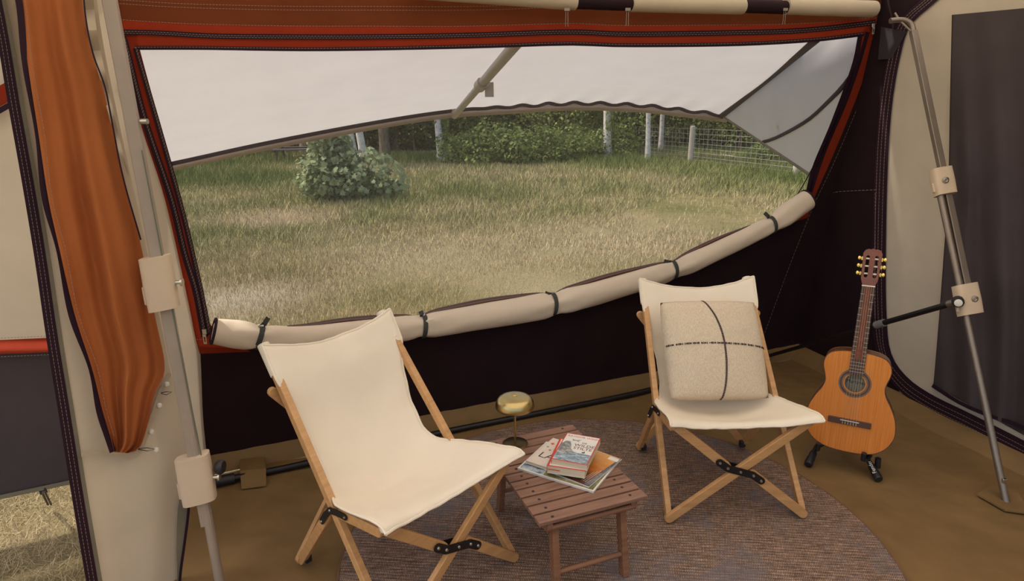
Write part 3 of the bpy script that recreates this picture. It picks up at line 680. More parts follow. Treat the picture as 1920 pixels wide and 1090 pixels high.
    m = W(); m.tube([e-d*.0, e+d*.05], .0165, 16); m.build('end_ferrule', STEEL, b, smooth=True)
    m = W(); m.lathe([(0, -.02), (.021, -.02), (.024, -.012), (.024, .012), (.021, .018), (.012, .018)], e, 12, (.87, -.5, 0), (0, 0, 1), (-.5, -.87, 0)); kn = m.build('locking_knob', BLACKP, b, smooth=True)
    m = W(); m.lathe([(0, .014), (.0155, .014), (.0155, .027), (.013, .0285), (0, .0285)], e, 18, (.87, -.5, 0), (0, 0, 1), (-.5, -.87, 0)); m.build('knob_cap', WHITEP, kn, smooth=True)
    # floor bar along the wall
    pts = [gnd(408, 903, .022), gnd(500, 885, .018), gnd(580, 868, .015), gnd(830, 811, .014), gnd(1030, 771, .014), gnd(1220, 731, .014), gnd(1440, 669, .02)]
    b = thing('floor_bar', 'long black floor bar lying along the foot of the front wall', 'floor bar', gnd(830, 812))
    m = W(); m.tube(resample([tuple(p) for p in pts], 60), .0155, 14); m.build('bar_tube', BLACKM, b, smooth=True)
    m = W(); d = (pts[1]-pts[0]).normalized(); m.tube([pts[0]-d*.02, pts[0]+d*.07], .024, 14); m.build('end_fitting', BLACKP, b, smooth=True)
    m = W(); c = pts[1]; q = [gnd(450, 862, .03), gnd(495, 858, .03), gnd(499, 880, .038), gnd(499, 912, .004), gnd(453, 918, .004), gnd(450, 884, .038)]
    m.prism([q[0], q[1], q[2], q[5]], (0, 0, .003)); m.prism([q[5], q[2], q[3], q[4]], (0, 0, .003)); m.build('fabric_loop', TAN, b)
make_poles()

# ================================================================ AWNING CANOPY OUTSIDE THE WINDOW
def make_canopy():
    t = thing('awning_canopy', 'off-white sun canopy stretched outside the window', 'canopy', EDGE.at(850, 214))
    topL = [(120, 30), (262, 44), (600, 44), (960, 40), (1300, 42), (1556, 48)]
    low = [(190, 332), (330, 303), (500, 266), (700, 228), (845, 206), (960, 198), (1080, 192), (1200, 196), (1290, 206), (1352, 214)]
    n = 161; T = resample(topL, n); L = resample(low, n)
    def pt(u, v):
        i = int(round(u*(n-1))); a = FRONT.at(*T[i], -.05); b = EDGE.at(*L[i]); p = a.lerp(b, v)
        p.z += -.05*math.sin(PI*v)*.6 + .012*nz(u*9, v*1.3)*math.sin(PI*v) + .011*math.sin(u*150)*v**6*max(0, min(1, (u-.58)*8))
        return p
    m = W(); m.grid(pt, n, 16); m.build('canopy_cloth', CANOPY, t, smooth=True)
    # hem: dark binding above, grey tube below
    sc = lambda u: .008*math.sin(u*150)*max(0, min(1, (u-.58)*8))
    m = W(); q = []
    for i in range(n):
        u = i/(n-1); p = EDGE.at(L[i][0], L[i][1]+1.5, .02); p.z += sc(u)*1.4; q.append(p)
    m.tube(q, .017, 8, True, .4, (0, 0, 1)); m.build('hem_binding', ZIP, t, smooth=True)
    lowt = [(x, y+9) for x, y in low]; Lt = resample(lowt, n); iM = min(range(n), key=lambda k: abs(Lt[k][0]-848))
    m = W(); m.tube([EDGE.at(*Lt[i]) for i in range(0, iM+1)], .024, 12); m.build('edge_tube', ALU, t, smooth=True)
    m = W(); m.tube([EDGE.at(*Lt[i]) for i in range(iM, n)]+[EDGE.at(1362, 224)], .026, 12); m.build('edge_tube', ALU, t, smooth=True)
    m = W(); c = EDGE.at(846, 207); m.box(c, (.16, .05, .06)); m.build('tube_joint', ALU, t, bevel=.012)
    # right-hand side wing
    wl_ = [(1556, 48), (1535, 75), (1442, 148), (1352, 214)]
    m = W(); a0 = FRONT.at(1556, 48, -.05); a1 = EDGE.at(1352, 216); c0 = FRONT.at(1640, 40, -.05); c1 = FRONT.at(1534, 338, -.10)
    def wing(u, v):
        p = a0.lerp(a1, v); q = c0.lerp(c1, v); r = p.lerp(q, u); r.z += -.03*math.sin(PI*u)*math.sin(PI*v)+.01*nz(u*4, v*5); return r
    m.grid(wing, 20, 24); m.build('side_wing', CANOPY, t, smooth=True)
    m = W(); m.tube([a0.lerp(a1, k/12)+Vector((0, 0, -.012)) for k in range(13)], .026, 8); m.build('wing_seam', ZIP, t, smooth=True)
    b0 = c0.lerp(c1, .16); b1 = a1.lerp(c1, .50)
    m = W(); m.tube([wing(1-.5*k/16, .16+.84*k/16)+NW*.03 for k in range(17)], .017, 8); m.build('wing_strap', ZIP, t, smooth=True)
    m = W(); m.tube([a1.lerp(c1, k/8) for k in range(9)], .010, 6); m.build('wing_hem', VELCRO, t, smooth=True)
    for p, q in (((1395, 186), (1446, 205)), ((1447, 111), (1478, 104))):
        m = W(); w_ = (p[0]-1352)/200
        a = a0.lerp(a1, (214-p[1])/166*-1+1) + Vector((0, -.03, -.02)); d = (a-CAM).length
        bb = CAM + ray(*q).normalized()*(d*.99); m.bar(a, bb, .025, .003, (0, 0, 1)); m.build('tie_ribbon', VELCRO, t)
    m = W(); m.box(b0.lerp(b1, .02)+Vector((0, -.03, 0)), (.05, .02, .03)); m.build('strap_buckle', ALU, t, bevel=.004)
    m = W(); m.box(b0.lerp(b1, .78)+Vector((0, -.04, 0)), (.05, .02, .03)); m.build('strap_buckle', ALU, t, bevel=.004)
    # prop pole from the wall head to the joint
    e = EDGE.at(853, 216, .03); h = FRONT.at(985, 62, -.03); d = (e-h).normalized()
    p = thing('canopy_prop_pole', 'grey prop pole with clamp under the white canopy', 'pole', e)
    def at_px(y):
        return min((abs(540-FPX*(h.lerp(e, s/300)-CAM).dot(UP)/(h.lerp(e, s/300)-CAM).dot(FW)-y), s) for s in range(301))[1]/300
    s = at_px(158)
    m = W(); m.tube([h, h.lerp(e, s)], .027, 16); m.build('outer_tube', GREYALU, p, smooth=True)
    m = W(); m.tube([h.lerp(e, s), e+d*.03], .0225, 16); m.build('inner_tube', GREYALU, p, smooth=True)
    m = W(); c = h.lerp(e, s); m.tube([c-d*.06, c+d*.05], .036, 16); m.box(c+Vector((.045, 0, -.03)), (.05, .05, .08)); m.build('clamp', GREYALU, p, smooth=True)
    # guy rope
    g = W(); a = FRONT.at(1532, 300, -.10); q = FRONT.at(1478, 395, -.18); g.tube([a, a.lerp(q, .5)+Vector((0, 0, -.005)), q, q+(q-a)*3], .004, 6)
    o = g.build('guy_rope', BLACKP); props(o, 'thin black guy rope outside the right end of the window', 'rope')
make_canopy()

# ================================================================ RUG
def make_rug():
    m, nd, lk, b = new_mat('woven_rug'); v = coords(nd, lk); v2 = coords(nd, lk, rot=(0, 0, .30))
    br = nd.new('ShaderNodeTexBrick'); br.inputs['Scale'].default_value = 1.0; br.inputs['Brick Width'].default_value = .006; br.inputs['Row Height'].default_value = .016; br.inputs['Mortar Size'].default_value = .0012
    mp = nd.new('ShaderNodeMapping'); mp.inputs['Rotation'].default_value = (0, 0, .12); lk.new(v, mp.inputs[0]); lk.new(mp.outputs[0], br.inputs['Vector'])
    br.inputs['Color1'].default_value = (.52, .37, .275, 1); br.inputs['Color2'].default_value = (.36, .235, .17, 1); br.inputs['Mortar'].default_value = (.095, .058, .048, 1)
    n = ntex(nd, lk, v2, 3.4, 5, .65); r = ramp(nd, [(.50, (0, 0, 0)), (.62, (1, 1, 1))]); lk.new(n, r.inputs[0])
    vs = coords(nd, lk, (14, 160, 1), rot=(0, 0, PI/2+.12)); n2 = ntex(nd, lk, vs, 1.0, 4); r2 = ramp(nd, [(.35, (.45, .45, .45)), (.65, (1.15, 1.15, 1.15))]); lk.new(n2, r2.inputs[0])
    mxm = nd.new('ShaderNodeMix'); mxm.data_type = 'RGBA'; mxm.blend_type = 'MULTIPLY'; mxm.inputs[0].default_value = 1; lk.new(br.outputs[0], mxm.inputs[6]); lk.new(r2.outputs[0], mxm.inputs[7])
    mx = nd.new('ShaderNodeMix'); mx.data_type = 'RGBA'; mf = nd.new('ShaderNodeMath'); mf.operation = 'MULTIPLY'; mf.inputs[1].default_value = .55; lk.new(r.outputs[0], mf.inputs[0]); lk.new(mf.outputs[0], mx.inputs[0])
    lk.new(mxm.outputs[2], mx.inputs[6]); mx.inputs[7].default_value = (.15, .14, .165, 1)
    lk.new(mx.outputs[2], b.inputs['Base Color']); b.inputs['Roughness'].default_value = .9; b.inputs['Specular IOR Level'].default_value = .15
    bump(nd, lk, b, br.outputs['Fac'], -.5, .004)
    c = Vector((.234*1.6, 1.3315*1.6, 0)); R = .637*1.6
    t = thing('round_rug', 'large round woven rug in brown with faded blue motifs', 'rug', c)
    g = MB(); seg = 120; g.lathe([(R, 0.0), (R, .007), (R-.006, .009), (R*.5, .009), (0.001, .009)], (0, 0, 0), seg); g.build('woven_field', m, t, smooth=True)
    e = MB(); e.tube([(math.cos(2*PI*i/seg)*R, math.sin(2*PI*i/seg)*R, .005+.0015*math.sin(i*2.4)) for i in range(seg+1)], .0055, 6, False); e.build('bound_edge', plain('rug_binding', (.17, .085, .045), .9), t, smooth=True)
make_rug()
RUGZ = .009

# ================================================================ CHAIRS
CD = dict(wf=.272, wr=.253, D=.566, ws=.266, ys=.018, zs=.421, wt=.248, yt=.66, zt=.798, be=.846, et=.44)
def make_chair(label, pose):
    d = CD; x, y, th = pose
    t = thing('folding_chair', label, 'chair', (x, y, RUGZ if True else 0), 'canvas folding chairs', th)
    Z0 = -RUGZ
    F = {}; T = {}; R = {}; S = {}; B = {}; Hh = {}
    for s in (-1, 1):
        F[s] = Vector((s*d['wf'], 0, .022)); T[s] = Vector((s*d['wt'], d['yt'], d['zt'])); R[s] = Vector((s*d['wr'], d['D'], .020)); S[s] = Vector((s*d['ws'], d['ys'], d['zs']))
        B[s] = F[s].lerp(T[s], d['be']); Hh[s] = F[s].lerp(T[s], d['et'])
    def member(name, p, q, wd, mat, w=.034, th=.019):
        m = MB(); m.capsule(p, q, w, th, wd); return m.build(name, mat, t, bevel=.003)
    def screws(pts, nrm, r=.0055):
        for p in pts:
            m = MB(); nrm = Vector(nrm).normalized(); X = nrm.orthogonal().normalized(); m.lathe([(0, .003), (r*.8, .003), (r, .0), (r, -.004)], p, 10, X, nrm.cross(X), nrm); m.build('screw', SCREW, t, smooth=True)
    for s in (-1, 1):
        ax = (T[s]-F[s]).normalized()
        member('back_post', F[s]+ax*.02, T[s], (0, 1, 0), BEECH, .030, .024)
        # side cross: seat rail half and rear leg half joined by a bent plate around the post
        off = Vector((-s*.022, 0, 0)); mid = Hh[s]
        r1 = mid+Vector((-s*.003, -.035, .006)); r2 = mid+Vector((0, .03, -.03))
        member('seat_rail', S[s]+Vector((0, .02, -.020)), r1+Vector((0, 0, -.010)), (0, 0, 1), BEECHD); member('rear_leg', R[s], r2, (0, 1, 0), BEECHD)
        for sd_ in (-1, 1):
            m = MB(); o = Vector((sd_*.016, 0, 0)); q = [r1+Vector((0, -.045, .004)), r1+Vector((0, -.004, 0)), mid, r2, r2+(R[s]-r2).normalized()*.05]
            for a, b in zip(q[:-1], q[1:]): m.capsule(a+o, b+o, .022, .003, (0, .5, .5))
            m.build('side_bracket', BLACKM, t)
            screws([p+o*1.1 for p in (q[0], q[2], q[4])], (sd_, 0, 0), .0045)
        # end fittings
        for p, k in ((F[s], (0, .024, .012)), (R[s], (0, -.02, .012)), (S[s], (0, .02, -.016)), (B[s], (0, .022, 0))):
            m = MB(); m.box(p+Vector(k)+Vector((-s*.012, 0, 0)), (.026, .026, .03)); m.build('hinge_fitting', BLACKP, t, bevel=.004)
        screws([F[s]+Vector((0, -.0095, .002))], (0, -1, 0), .0075); screws([S[s]+Vector((0, -.0115, -.008))], (0, -1, 0), .0075)
    # front cross: one full member, two halves with a cranked plate
    fy = Vector((0, -.004, 0)); member('front_cross', F[-1]+fy, S[1]+fy, (0, 0, 1), BEECH, .036, .019)
    X0 = F[1].lerp(S[-1], .5); X0.x = 0; a = (S[-1]-F[1]).normalized(); nrm = Vector((0, -1, 0)); perp = Vector((a.z, 0, -a.x))
    up = X0 + a*.052 - perp*.017; dn = X0 - a*.052 + perp*.017
    member('front_cross_half', S[-1]+fy, up, (0, 0, 1), BEECH, .036, .019); member('front_cross_half', F[1]+fy, dn, (0, 0, 1), BEECH, .036, .019)
    for oy in (-.017, .016):
        m = MB(); q = [up+a*.042, up-a*.004, dn+a*.004, dn-a*.042]; o = Vector((0, oy, 0))
        for p1, p2 in zip(q[:-1], q[1:]): m.capsule(p1+o, p2+o, .030, .003, (0, 0, 1))
        m.build('cross_bracket', BLACKM, t)
    screws([up+a*.04+Vector((0, -.020, 0)), up+Vector((0, -.020, 0)), X0+Vector((0, -.020, 0)), dn+Vector((0, -.020, 0)), dn-a*.04+Vector((0, -.020, 0))], (0, -1, 0), .0058)
    # rear cross
    by = Vector((0, .022, 0)); member('rear_cross', R[-1]+by*.5, B[1]+by*1.5+Vector((.018, 0, 0)), (0, 0, 1), BEECHD); member('rear_cross', R[1]+by*1.4, B[-1]+by*2.2-Vector((.018, 0, 0)), (0, 0, 1), BEECHD)
    # canvas sling
    prof = [(.650, .840), (.615, .784), (.572, .712), (.52, .580), (.45, .475), (.385, .405), (.325, .392), (.25, .402), (.16, .420), (.07, .442), (.0, .455), (-.028, .444)]
    n = 46; P = resample(prof, n)
    hw = lambda v: np.interp(v, [0, .08, .15, .22, .40, .52, .60, .68, .80, .90, .96, 1], [.268, .268, .266, .240, .218, .214, .236, .276, .284, .288, .292, .296])
    def fn(u, v):
        i = int(round(v*(n-1))); yy, zz = P[i]; w = hw(v); k = 2*u-1; xx = k*w
        g = (1-k*k)
        e0 = max(0, 1-v/.18); e1 = max(0, (v-.80)/.20)
        zz -= .052*g*e0**1.3 + (.020+.050*min(1, max(0, (v-.5)/.15)))*g*(1-e0)*(1-e1) + .040*g*e1
        yy += (.012*g*(1-e0)) + .022*g*e1 - .008*abs(k)**3*e1
        zz += .004*nz(xx*9, v*7, x) + .003*nz(xx*22, v*16, y)
        if abs(k) > .8 and .15 < v < .85: yy -= .010*(abs(k)-.8)/.2*nz(v*14, k*2+x)
        return Vector((xx, yy, zz))
    m = MB(); m.grid(fn, 37, n); o = m.build('canvas_sling', SLING, t, smooth=True)
    sol = o.modifiers.new('solid', 'SOLIDIFY'); sol.thickness = .004; sol.offset = 0
    for u in (0, 1):
        h = MB(); h.tube([fn(u, j/(n-1)) for j in range(n)], .0042, 6); h.build('sling_hem', SLING, o, smooth=True)
    for v in (0, 1):
        h = MB(); h.tube([fn(k/36, v) for k in range(37)], .0045, 6); h.build('sling_hem', SLING, o, smooth=True)
    # sleeve pockets over the post ends and seat corners
    for s in (-1, 1):
        pk = MB(); ax = (F[s]-T[s]).normalized(); pk.tube([T[s]-ax*.035, T[s]+ax*.085], [.021, .020], 12); pk.build('post_pocket', SLING, o, smooth=True)
        pk = MB(); pk.tube([S[s]+Vector((s*.016, -.016, .012)), S[s]+Vector((-s*.05, -.008, .006))], [.011, .006], 10); pk.build('corner_pocket', SLING, o, smooth=True)
    return t
make_chair('cream canvas folding chair with nothing on its seat', (-.189, 1.82, .828))
CHAIR_R = (.887, 2.257, .042)
make_chair('cream canvas folding chair holding a square cushion', CHAIR_R)

def make_cushion():
    m, nd, lk, b = new_mat('cushion_linen'); v = coords(nd, lk, (90, 900, 900)); n = ntex(nd, lk, v, 1.0, 4); v2 = coords(nd, lk, (900, 90, 90)); n2 = ntex(nd, lk, v2, 1.0, 4)
    ad = nd.new('ShaderNodeMath'); ad.operation = 'ADD'; lk.new(n, ad.inputs[0]); lk.new(n2, ad.inputs[1])
    hf = nd.new('ShaderNodeMath'); hf.operation = 'MULTIPLY'; hf.inputs[1].default_value = .5; lk.new(ad.outputs[0], hf.inputs[0])
    r = ramp(nd, [(.38, (.50, .40, .28)), (.60, (.74, .63, .49))]); lk.new(hf.outputs[0], r.inputs[0]); lk.new(r.outputs[0], b.inputs['Base Color']); b.inputs['Roughness'].default_value = .95; b.inputs['Specular IOR Level'].default_value = .1
    bump(nd, lk, b, hf.outputs[0], .4, .003)
    x0, y0, th = CHAIR_R; c, s = math.cos(th), math.sin(th)
    def wd(p): return Vector((x0+c*p[0]-s*p[1], y0+s*p[0]+c*p[1], p[2]))
    bot = Vector((.003, .265, .412)); top = Vector((-.002, .490, .778)); V = (top-bot).normalized(); U = Vector((1, .0, -.02)).normalized(); N = U.cross(V).normalized()
    if N.y > 0: N = -N
    H = .218; C0 = (bot+top)/2
    t = thing('cushion', 'square oatmeal linen cushion with a dark stitched cross', 'cushion', wd(C0))
    def surf(a, b_, side):
        # a,b in [-1,1]
        k = max(0, (1-a*a)*(1-b_*b_))**.42
        inx = 1-.035*b_**4; iny = 1-.035*a**4
        p = C0 + U*(a*H*inx) + V*(b_*H*iny) + N*(side*((.082 if side > 0 else .055)*k) + .004*nz(a*4, b_*4, side)*k)
        return wd(p)
    m1 = W(); n_ = 33
    for side in (1, -1): m1.grid(lambda u, v: surf(2*u-1, 2*v-1, side), n_, n_)
    m1.build('cushion_cover', m, t, smooth=True, weld=True, angle=2.5)
    dk = plain('cushion_thread', (.055, .030, .030), .9)
    j = W()
    cx = lambda b_: .10+.10*(1-b_*b_) -.12*max(0, b_)**2*1.2
    for i in range(70):
        b0 = -1+2*i/70; b1 = b0+.022
        pts = [surf(cx(b0)-.018-.1, b0, 1), surf(cx(b0)+.018-.1, b0, 1), surf(cx(b1)+.018-.1, b1, 1), surf(cx(b1)-.018-.1, b1, 1)]
        e = (wd(C0+N)-wd(C0))*.0022; j.prism([p+e for p in pts], e*-1.5)
    j.build('stitched_line', dk, t)
    j = W()
    for i in range(90):
        a0 = -1+2*i/90; a1 = a0+.009+.009*((i*7) % 3)/2
        if (i*13) % 7 == 0: continue
        h = .014+.006*((i*5) % 4)/3; y_ = .06-.04*abs(a0)**2-.03*a0
        pts = [surf(a0, y_-h, 1), surf(a1, y_-h, 1), surf(a1, y_+h, 1), surf(a0, y_+h, 1)]; e = (wd(C0+N)-wd(C0))*.0022; j.prism([p+e for p in pts], e*-1.5)
    j.build('stitched_line', dk, t)
make_cushion()

# ================================================================ TABLE
TZ = .32
tA, tB, tC, tD = [gnd(*p, TZ) for p in ((894, 830.4), (1067, 797.4), (1221.6, 927.8), (1021.3, 983))]
TW = ((tB-tA).length+(tC-tD).length)/2; TL = ((tD-tA).length+(tC-tB).length)/2
TX = ((tB-tA)+(tC-tD)).normalized(); TY = Vector((-TX.y, TX.x, 0)); TCN = (tA+tB+tC+tD)/4; TCN.z = 0
def tl(x, y, z=TZ): return TCN + TX*x + TY*y + Vector((0, 0, z))
TABLE_ANG = math.atan2(TX.y, TX.x)
def make_table():
    t = thing('slatted_side_table', 'low slatted hardwood side table between the two chairs', 'table', TCN+Vector((0, 0, RUGZ)), None, TABLE_ANG)
    z = TZ-RUGZ; ns = 11; pitch = TL/ns; sw = pitch-.009
    dk = plain('countersunk_screw', (.035, .022, .018), .5, .3)
    for i in range(ns):
        y = -TL/2+pitch*(i+.5); m = MB(); m.box((0, y, z-.007), (TW, sw, .014)); sl = m.build('slat', ACACIA, t, bevel=.002)
        for s in (-1, 1):
            q = MB(); q.lathe([(.0055, -.002), (.0055, .0008), (0.0, .0008)], (s*(TW/2-.055), y+.004*s, z), 10); q.build('screw', dk, sl)
    for s in (-1, 1):
        m = MB(); xx = s*(TW/2-.045); m.capsule((xx, -TL/2+.035, z-.036), (xx, TL/2-.035, z-.036), .044, .022, (0, 0, 1)); m.build('side_rail', ACACIAD, t, bevel=.002)
    for e in (-1, 1):
        for s in (-1, 1):
            m = MB(); xx = s*(TW/2-.075); m.bar((xx, e*(TL/2-.06), z-.016), (xx+s*.004, e*(TL/2-.035+.015), .0), .036, .024, (0, 1, 0)); m.build('leg', ACACIAD, t, bevel=.003)
        m = MB(); m.tube([(-TW/2+.05, e*(TL/2-.022), z-.040), (TW/2-.05, e*(TL/2-.022), z-.040)], .010, 10); m.build('end_dowel', ACACIAD, t, smooth=True)
        m = MB(); m.tube([(-TW/2+.08, e*(TL/2-.028), .085), (TW/2-.08, e*(TL/2-.028), .085)], .010, 10); m.build('leg_stretcher', ACACIAD, t, smooth=True)
make_table()

def make_lamp():
    o = gnd(966, 833, TZ); t = thing('table_lamp', 'small brass mushroom lamp standing on the slatted table', 'lamp', o)
    m = MB(); m.lathe([(0, 0), (.049, 0), (.050, .002), (.050, .005), (.047, .0075), (.006, .009), (0, .009)], (0, 0, 0), 48); m.build('base', BRASSD, t, smooth=True)
    m = MB(); m.lathe([(.0505, .0005), (.0515, .002), (.0505, .0035)], (0, 0, 0), 48); m.build('base_rim', BRASS, t, smooth=True)
    m = MB(); m.tube([(0, 0, .006), (0, 0, .20)], .0048, 14); m.build('stem', BRASS, t, smooth=True)
    pr = [(.073, .158), (.0755, .160), (.0765, .166), (.0755, .177), (.0715, .189), (.064, .1985), (.054, .2045), (.041, .2075), (.02, .2088), (.0, .209)]
    inn = [(r*.965, zz-.003) for r, zz in pr][::-1]
    P = [tuple(p) for p in resample(pr, 28)]; I = [tuple(p) for p in resample(inn, 16)]
    m = MB(); m.lathe(I[:-1]+[(pr[0][0]*.985, .1575)]+P, (0, 0, 0), 56); sh = m.build('shade', BRASS, t, smooth=True, angle=1.2)
    m = MB(); m.lathe([(.0085, .208), (.0085, .2108), (.006, .2115), (.004, .2132), (0, .2135)], (0, 0, 0), 20); m.build('finial', GOLD, t, smooth=True)
make_lamp()

# ================================================================ BOOKS AND MAGAZINES
def text_mesh(txt, size, extrude=.0001):
    cu = bpy.data.curves.new('txt', 'FONT'); cu.body = txt; cu.size = size; cu.align_x = 'CENTER'; cu.align_y = 'CENTER'; cu.extrude = extrude; cu.resolution_u = 3
    ob = bpy.data.objects.new('txt', cu); COL.objects.link(ob); dg = bpy.context.evaluated_depsgraph_get(); dg.update()
    me = bpy.data.meshes.new_from_object(ob.evaluated_get(dg)); bpy.data.objects.remove(ob); bpy.data.curves.remove(cu); return me
def put_text(txt, size, x, y, z, mat, parent, rot=0.0, sx=1.0, bold=0.0):
    me = text_mesh(txt, size); o = link_mesh('printed_lettering', me, None, parent); me.materials.clear(); me.materials.append(mat)
    o.location = (x, y, z); o.rotation_euler = (0, 0, rot); o.scale = (sx, 1, 1); return o
PAPER = None
def page_mat():
    m, nd, lk, b = new_mat('book_pages'); v = coords(nd, lk, (4, 4, 900)); n = ntex(nd, lk, v, 1.0, 2); r = ramp(nd, [(.3, (.52, .43, .30)), (.7, (.70, .60, .45))]); lk.new(n, r.inputs[0]); lk.new(r.outputs[0], b.inputs['Base Color']); b.inputs['Roughness'].default_value = .9; return m
PAGES = page_mat(); RED = plain('red_print', (.62, .055, .028), .45); COVERW = plain('white_cover', (.72, .69, .64), .38); INKR = plain('maroon_ink', (.10, .018, .022), .5)
INK = plain('black_ink', (.02, .018, .02), .5); SEA = None
def art_mat(name, stops, scale, stretch=(1, 1, 1)):
    m, nd, lk, b = new_mat(name); v = coords(nd, lk, stretch); n = ntex(nd, lk, v, scale, 7, .7); r = ramp(nd, stops); lk.new(n, r.inputs[0]); lk.new(r.outputs[0], b.inputs['Base Color']); b.inputs['Roughness'].default_value = .4; return m
CLIFF = art_mat('cliff_print', [(.35, (.06, .07, .08)), (.5, (.25, .26, .25)), (.62, (.50, .48, .42)), (.75, (.62, .62, .58))], 70)
SEAM = art_mat('sea_print', [(.32, (.05, .075, .11)), (.47, (.18, .25, .32)), (.58, (.42, .50, .55)), (.7, (.70, .72, .70))], 45, (1, 2.5, 1))
def flat(name, poly, z, mat, parent, th=.00025):
    m = MB(); m.prism([(a, b, z) for a, b in poly], (0, 0, th)); return m.build(name, mat, parent)
def book(name, label, c, ang, w, h, th, z0, cover, page_inset=.002):
    t = thing(name, label, 'book', (c.x, c.y, z0), None, ang)
    m = MB(); m.box((0, 0, th/2), (w-.001, h-.003, th-.001)); m.build('page_block', PAGES, t)
    for z, mt in ((.0006, COVERW), (th-.0004, cover)):
        m = MB(); m.box((0, 0, z), (w, h, .0008)); m.build('cover_board', mt, t)
    m = MB(); m.box((-w/2, 0, th/2), (.0015, h, th)); m.build('spine', cover, t)
    return t
def make_books():
    corners = [(1069.2, 812.9), (1132.1, 824.4), (1094.2, 870.7), (1027.7, 859.4)]
    z_mag1 = TZ; mag_t = .007; mag2 = .004
    # bottom magazine (white spine, photographs)
    P = [gnd(*p, TZ+.008) for p in ((970, 878), (1113, 922), (1168, 868))]
    w = (P[1]-P[0]).length; h = (P[2]-P[1]).length; ax = (P[1]-P[0]).normalized(); ay = Vector((-ax.y, ax.x, 0)); c = P[0]+ax*(w/2)+ay*(h/2); ang = math.atan2(ax.y, ax.x)
    mg = thing('photo_magazine', 'thick photo magazine with a white edge at the bottom of the stack', 'magazine', (c.x, c.y, TZ), None, ang)
    m = MB(); m.box((0, 0, .0035), (w-.002, h-.002, .007)); m.build('page_block', plain('white_pages', (.66, .63, .57), .7), mg)
    m = MB(); m.box((0, 0, .0076), (w, h, .0012)); m.build('cover_sheet', COVERW, mg)
    X, Y = w/2-.006, h/2-.006
    field = art_mat('heath_print', [(.3, (.035, .032, .02)), (.45, (.16, .15, .045)), (.6, (.34, .30, .16)), (.75, (.45, .48, .5))], 28)
    sky_p = art_mat('bird_print', [(.38, (.10, .14, .20)), (.48, (.40, .48, .55)), (.6, (.62, .64, .64))], 22)
    flat('cover_photo', [(-X, -Y), (-X*.35, -Y), (-X*.35, Y), (-X, Y)], .0082, sky_p, mg); flat('cover_photo', [(-X*.34, -Y), (X, -Y), (X, Y), (-X*.34, Y)], .0082, field, mg)
    flat('printed_bar', [(-X*.85, -Y*.25), (-X*.55, -Y*.25), (-X*.55, -Y*.12), (-X*.85, -Y*.12)], .0085, INK, mg)
    zz = TZ+.0088
    # orange landscape magazine lying on it
    q = [gnd(*p, zz+.004) for p in ((1106, 908), (1166, 862))]; ay2 = (q[1]-q[0]).normalized(); ang2 = math.atan2(ay2.y, ay2.x)-PI/2+.04; w2, h2 = .195, .235
    ax2 = Vector((math.cos(ang2), math.sin(ang2), 0)); ayy = Vector((-ax2.y, ax2.x, 0)); c2 = q[1]-ax2*(w2/2)-ayy*(h2/2)
    m2 = thing('landscape_magazine', 'magazine with an orange sunset landscape on its cover', 'magazine', (c2.x, c2.y, zz), None, ang2)
    m = MB(); m.box((0, 0, .002), (w2-.002, h2-.002, .004)); m.build('page_block', plain('grey_pages', (.45, .43, .40), .7), m2)
    m = MB(); m.box((0, 0, .0043), (w2, h2, .0008)); m.build('cover_sheet', COVERW, m2)
    om, nd, lk, b = new_mat('sunset_print'); v = coords(nd, lk); n = ntex(nd, lk, coords(nd, lk, (14, 40, 1)), 1.0, 6, .7)
    sx = nd.new('ShaderNodeSeparateXYZ'); lk.new(v, sx.inputs[0]); ma = nd.new('ShaderNodeMath'); ma.operation = 'MULTIPLY_ADD'; lk.new(sx.outputs[1], ma.inputs[0]); ma.inputs[1].default_value = 4.2; ma.inputs[2].default_value = .05
    mb = nd.new('ShaderNodeMath'); mb.operation = 'MULTIPLY_ADD'; lk.new(n, mb.inputs[0]); mb.inputs[1].default_value = .9; lk.new(ma.outputs[0], mb.inputs[2])
    r = ramp(nd, [(.12, (.10, .045, .03)), (.30, (.30, .09, .025)), (.48, (.52, .17, .03)), (.75, (.62, .27, .05)), (.95, (.66, .33, .09))]); lk.new(mb.outputs[0], r.inputs[0]); lk.new(r.outputs[0], b.inputs['Base Color']); b.inputs['Roughness'].default_value = .32
    flat('cover_photo', [(-w2/2+.002, -h2/2+.002), (w2/2-.026, -h2/2+.002), (w2/2-.008, h2/2-.002), (-w2/2+.002, h2/2-.002)], .0047, om, m2)
    gm = art_mat('dusk_print', [(.4, (.06, .06, .07)), (.6, (.25, .24, .24))], 30)
    flat('cover_photo', [(w2/2-.026, -h2/2+.002), (w2/2-.001, -h2/2+.002), (w2/2-.001, h2/2-.002), (w2/2-.008, h2/2-.002)], .0047, gm, m2)
    flat('printed_label', [(w2/2-.045, h2/2-.030), (w2/2-.005, h2/2-.030), (w2/2-.005, h2/2-.008), (w2/2-.045, h2/2-.008)], .0049, COVERW, m2)
    for k in range(3):
        xk = w2/2-.030-.008*k; flat('printed_line', [(xk, -h2/2+.02), (xk+.0016, -h2/2+.02), (xk+.0016+.008, -h2/2+.12-.012*k), (xk+.008, -h2/2+.12-.012*k)], .0049, COVERW, m2)
    zs = zz+.0049
    # pastel paperback 'LA'
    l0, l1 = gnd(986, 864, zs+.012), gnd(1028, 829, zs+.012); ayl = (l1-l0).normalized(); angl = math.atan2(ayl.y, ayl.x)-PI/2; hl, wl2 = .205, .135
    axl = Vector((math.cos(angl), math.sin(angl), 0)); cl = l0+axl*(wl2/2)+ayl*(hl/2)
    pas = art_mat('pastel_print', [(.35, (.66, .58, .50)), (.55, (.70, .62, .54)), (.72, (.46, .54, .56))], 9)
    lb = book('pastel_paperback', 'pastel paperback with bold black letters sticking out of the stack', cl, angl, wl2, hl, .012, zs, pas)
